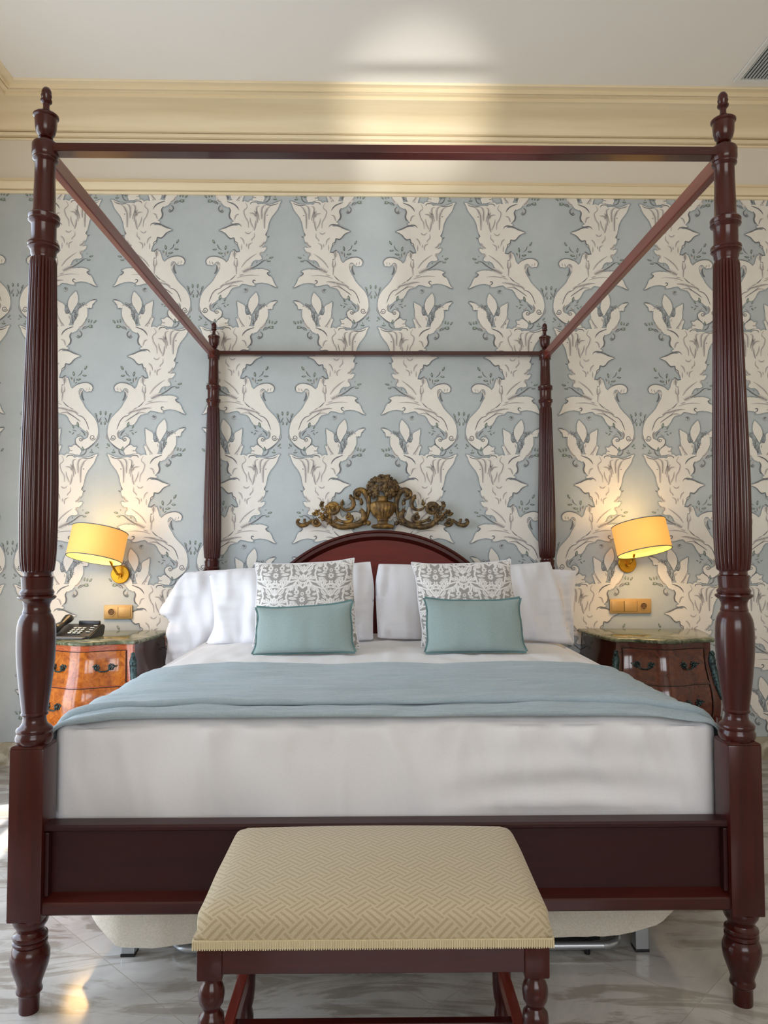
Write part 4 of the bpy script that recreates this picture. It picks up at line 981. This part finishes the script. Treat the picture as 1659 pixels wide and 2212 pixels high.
# ------------------------------------------------------------------ carved gilt ornament over the headboard
orn = thing('wall_ornament', 'carved gilt wood wall crest with flower urn and leafy scrolls above the headboard', 'wall ornament', (.034, WY - .03, 1.361))
PXM = (WY + 2.1142 - .03) / 1625.6 * 1.0  # metres per photo pixel near the wall
def O(cx, cy, d=0, s=1):   # crop pixels (8.295 per photo px, from 630,1020) -> local
    px = 630 + cx / 8.295; py = 1020 + cy / 8.295
    return Vector((s * (px - 827) * PXM, -d, (1142 - py) * PXM))
def half(s, m):
    bm = bmesh.new()
    def sc(pts, rad, d=.0):
        tube(bm, [O(a, b, d + .004 * math.sin(i), s) for i, (a, b) in enumerate(pts)], [1.22 * r / 8.295 * PXM for r in rad], 8, k=5, flat=.8)
    def vol(cx, cy, r, a0, turns, w, d=0):
        pts = [(cx + (r * (1 - .75 * i / 12)) * math.cos(a0 + turns * 2 * PI * i / 12), cy + (r * (1 - .75 * i / 12)) * math.sin(a0 + turns * 2 * PI * i / 12)) for i in range(13)]
        sc(pts, [w * (1 - .4 * i / 12) for i in range(13)], d); ball(bm, O(cx, cy, d + .012, s), 26 / 8.295 * PXM, sub=2)
    sc([(1150, 470), (1140, 370), (1220, 320), (1310, 350), (1370, 460), (1385, 600), (1360, 760), (1300, 880), (1180, 945), (1040, 975), (900, 985), (770, 950), (700, 890), (675, 800)], [24, 34, 38, 42, 40, 30, 30, 36, 42, 40, 40, 40, 34, 26])
    vol(1190, 405, 66, 1.2, 1.2, 26, .006)
    sc([(1215, 700), (1270, 715), (1300, 790), (1265, 870), (1160, 925), (1030, 945), (930, 930)], [14, 34, 42, 40, 34, 26, 14], .010)
    vol(1010, 800, 60, -1.8, 1.1, 20, .004); sc([(1070, 780), (1085, 850), (1010, 895), (900, 885), (820, 840), (790, 790)], [26, 26, 24, 20, 16, 10], .004)
    vol(745, 650, 98, -.4, 1.3, 34, .010); sc([(840, 610), (780, 575), (690, 590), (655, 680), (680, 780), (700, 870), (760, 900)], [26, 36, 40, 36, 28, 26, 22], .004)
    sc([(1045, 450), (1090, 480), (1115, 560), (1090, 640), (1010, 680), (920, 660), (885, 600)], [26, 30, 32, 28, 22, 18, 16], .006)
    ball(bm, O(905, 565, .008, s), 38 / 8.295 * PXM, sub=2); ball(bm, O(1060, 430, .008, s), 30 / 8.295 * PXM, sub=2)
    sc([(1230, 480), (1265, 540), (1245, 585)], [24, 20, 22], .004); ball(bm, O(1250, 560, .01, s), 32 / 8.295 * PXM, sub=2)
    vol(445, 895, 78, .2, 1.4, 22, .006); sc([(520, 800), (600, 830), (700, 900), (700, 950)], [20, 30, 34, 16], .0)
    sc([(125, 850), (110, 905), (170, 955), (260, 945), (330, 895), (380, 850)], [22, 26, 34, 30, 22, 16], .004); ball(bm, O(135, 858, .006, s), 26 / 8.295 * PXM, sub=2); sc([(235, 840), (240, 890), (280, 920)], [20, 18, 14], .006)
    sc([(1385, 430), (1395, 600), (1370, 760), (1330, 860)], [10, 10, 10, 10], .012)
    ball(bm, O(1380, 915, .006, s), 44 / 8.295 * PXM, sub=2); ball(bm, O(1310, 925, .008, s), 30 / 8.295 * PXM, sub=2)
    rn_ = random.Random(4)
    for a, b in ((560, 560), (545, 610), (610, 640), (560, 670), (500, 700), (600, 720), (540, 750), (470, 745), (410, 760), (640, 770), (590, 790), (510, 800), (660, 610), (430, 720), (560, 850)):
        for k in range(3): ball(bm, O(a + rn_.uniform(-22, 22), b + rn_.uniform(-22, 22), .008 + rn_.random() * .010, s), rn_.uniform(18, 30) / 8.295 * PXM, sub=1, sc=(1.2, .8, 1))
    for a, b, c, d_ in ((540, 520, 570, 620), (690, 540, 670, 620), (380, 770, 470, 760), (920, 490, 910, 560), (1240, 640, 1290, 720), (760, 850, 830, 880), (700, 830, 640, 950), (800, 560, 800, 600)):
        sc([(a, b), ((a + c) / 2, (b + d_) / 2), (c, d_)], [4, 20, 10], .006)
    return place(bm, 'scroll', m, orn, smooth=60)
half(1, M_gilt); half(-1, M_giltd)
k8 = PXM
bm = bmesh.new()
lathe(bm, [(r * k8, z * k8) for r, z in ((20, 0), (24, 2), (25, 5), (22, 8), (12, 10), (10, 14), (11, 16), (13, 18), (12, 20), (15, 23), (22, 30), (27, 38), (29, 45), (29, 52), (27, 55), (22, 57), (20, 58), (12, 60), (11, 64), (12, 68), (16, 70))], 96, flute=(22, .0075, 22 * k8, 54 * k8), c=(.0, 0, 0))
for v in bm.verts: v.co.y *= .55
place(bm, 'urn', M_gilt, orn, smooth=40)
bm = bmesh.new(); rn_ = random.Random(11)
for k in range(95):
    a = rn_.uniform(0, 2 * PI); rr = math.sqrt(rn_.random()); x = 31 * rr * math.cos(a); z = 89 + 24 * rr * math.sin(a)
    if z < 74 and abs(x) < 12: continue
    dpt = .045 * math.sqrt(max(0, 1 - rr * rr)); r_ = rn_.uniform(4, 7) * k8
    ball(bm, (x * k8, -dpt, z * k8), r_, sub=2, sc=(1, .8, .9))
    for q in range(3):
        b_ = rn_.uniform(0, 2 * PI); ball(bm, (x * k8 + r_ * .8 * math.cos(b_), -dpt - .003, z * k8 + r_ * .8 * math.sin(b_)), r_ * .45, sub=1)
for k in range(22):
    a = k * 2 * PI / 22 + .1; ball(bm, (33 * k8 * math.cos(a), -.006, (88 + 25 * math.sin(a)) * k8), 4 * k8, sub=1, sc=(1, .6, 1))
place(bm, 'flower_bouquet', M_giltd, orn, smooth=60)

# ------------------------------------------------------------------ light
w = bpy.data.worlds.new('world'); SC.world = w; w.use_nodes = True; nt = w.node_tree
bg = nt.nodes['Background']; sky = nt.nodes.new('ShaderNodeTexSky'); sky.sky_type = 'NISHITA'; sky.sun_disc = False; sky.sun_elevation = R(50); sky.sun_rotation = R(250)
nt.links.new(sky.outputs[0], bg.inputs[0]); bg.inputs[1].default_value = .25
def area(name, loc, rot, sx, sy, e, col):
    l = bpy.data.lights.new(name, 'AREA'); l.shape = 'RECTANGLE'; l.size = sx; l.size_y = sy; l.energy = e; l.color = col
    o = bpy.data.objects.new(name, l); COL.objects.link(o); o.location = loc; o.rotation_euler = rot; return o
area('window_daylight', (XL - .16, (wy0 + wy1) / 2, (wz0 + wz1) / 2), (0, R(-90), 0), wz1 - wz0, wy1 - wy0, 62, (.76, .88, 1))
area('front_window_fill', ((bx0 + bx1) / 2, YB - .15, (bz0 + bz1) / 2), (R(90), 0, 0), bx1 - bx0, bz1 - bz0, 72, (1, .96, .91))  # added fill for the back wall, from the unseen front opening
sl = bpy.data.lights.new('sun', 'SUN'); sl.energy = 9; sl.angle = R(1); sl.color = (1, .95, .86)
so = bpy.data.objects.new('sun', sl); COL.objects.link(so); so.rotation_euler = Vector((.33, .12, -.92)).to_track_quat('-Z', 'Y').to_euler()
sp_ = bpy.data.lights.new('sun_glint', 'SPOT'); sp_.energy = 800; sp_.spot_size = R(11); sp_.spot_blend = 1; sp_.color = (1, .98, .92); sp_.shadow_soft_size = .05
so = bpy.data.objects.new('sun_glint', sp_); COL.objects.link(so); so.location = (.25, -2.6, .35)
so.rotation_euler = (Vector((.22, 2.1, 3.80)) - Vector(so.location)).to_track_quat('-Z', 'Y').to_euler()
s2 = bpy.data.lights.new('sun_glint', 'SPOT'); s2.energy = 260; s2.spot_size = R(16); s2.spot_blend = 1; s2.color = (.92, .97, 1); s2.shadow_soft_size = .05
so = bpy.data.objects.new('sun_glint', s2); COL.objects.link(so); so.location = (.05, -2.9, .4); so.scale = (.22, 1, 1)
so.rotation_euler = (Vector((-.02, 2.33, 3.05)) - Vector(so.location)).to_track_quat('-Z', 'Y').to_euler()
SC.view_settings.view_transform = 'Standard'; SC.view_settings.look = 'None'; SC.view_settings.gamma = 1; SC.view_settings.exposure = .2
SC.view_settings.use_curve_mapping = False
SC.cycles.use_denoising = True
SC.cycles.max_bounces = 8
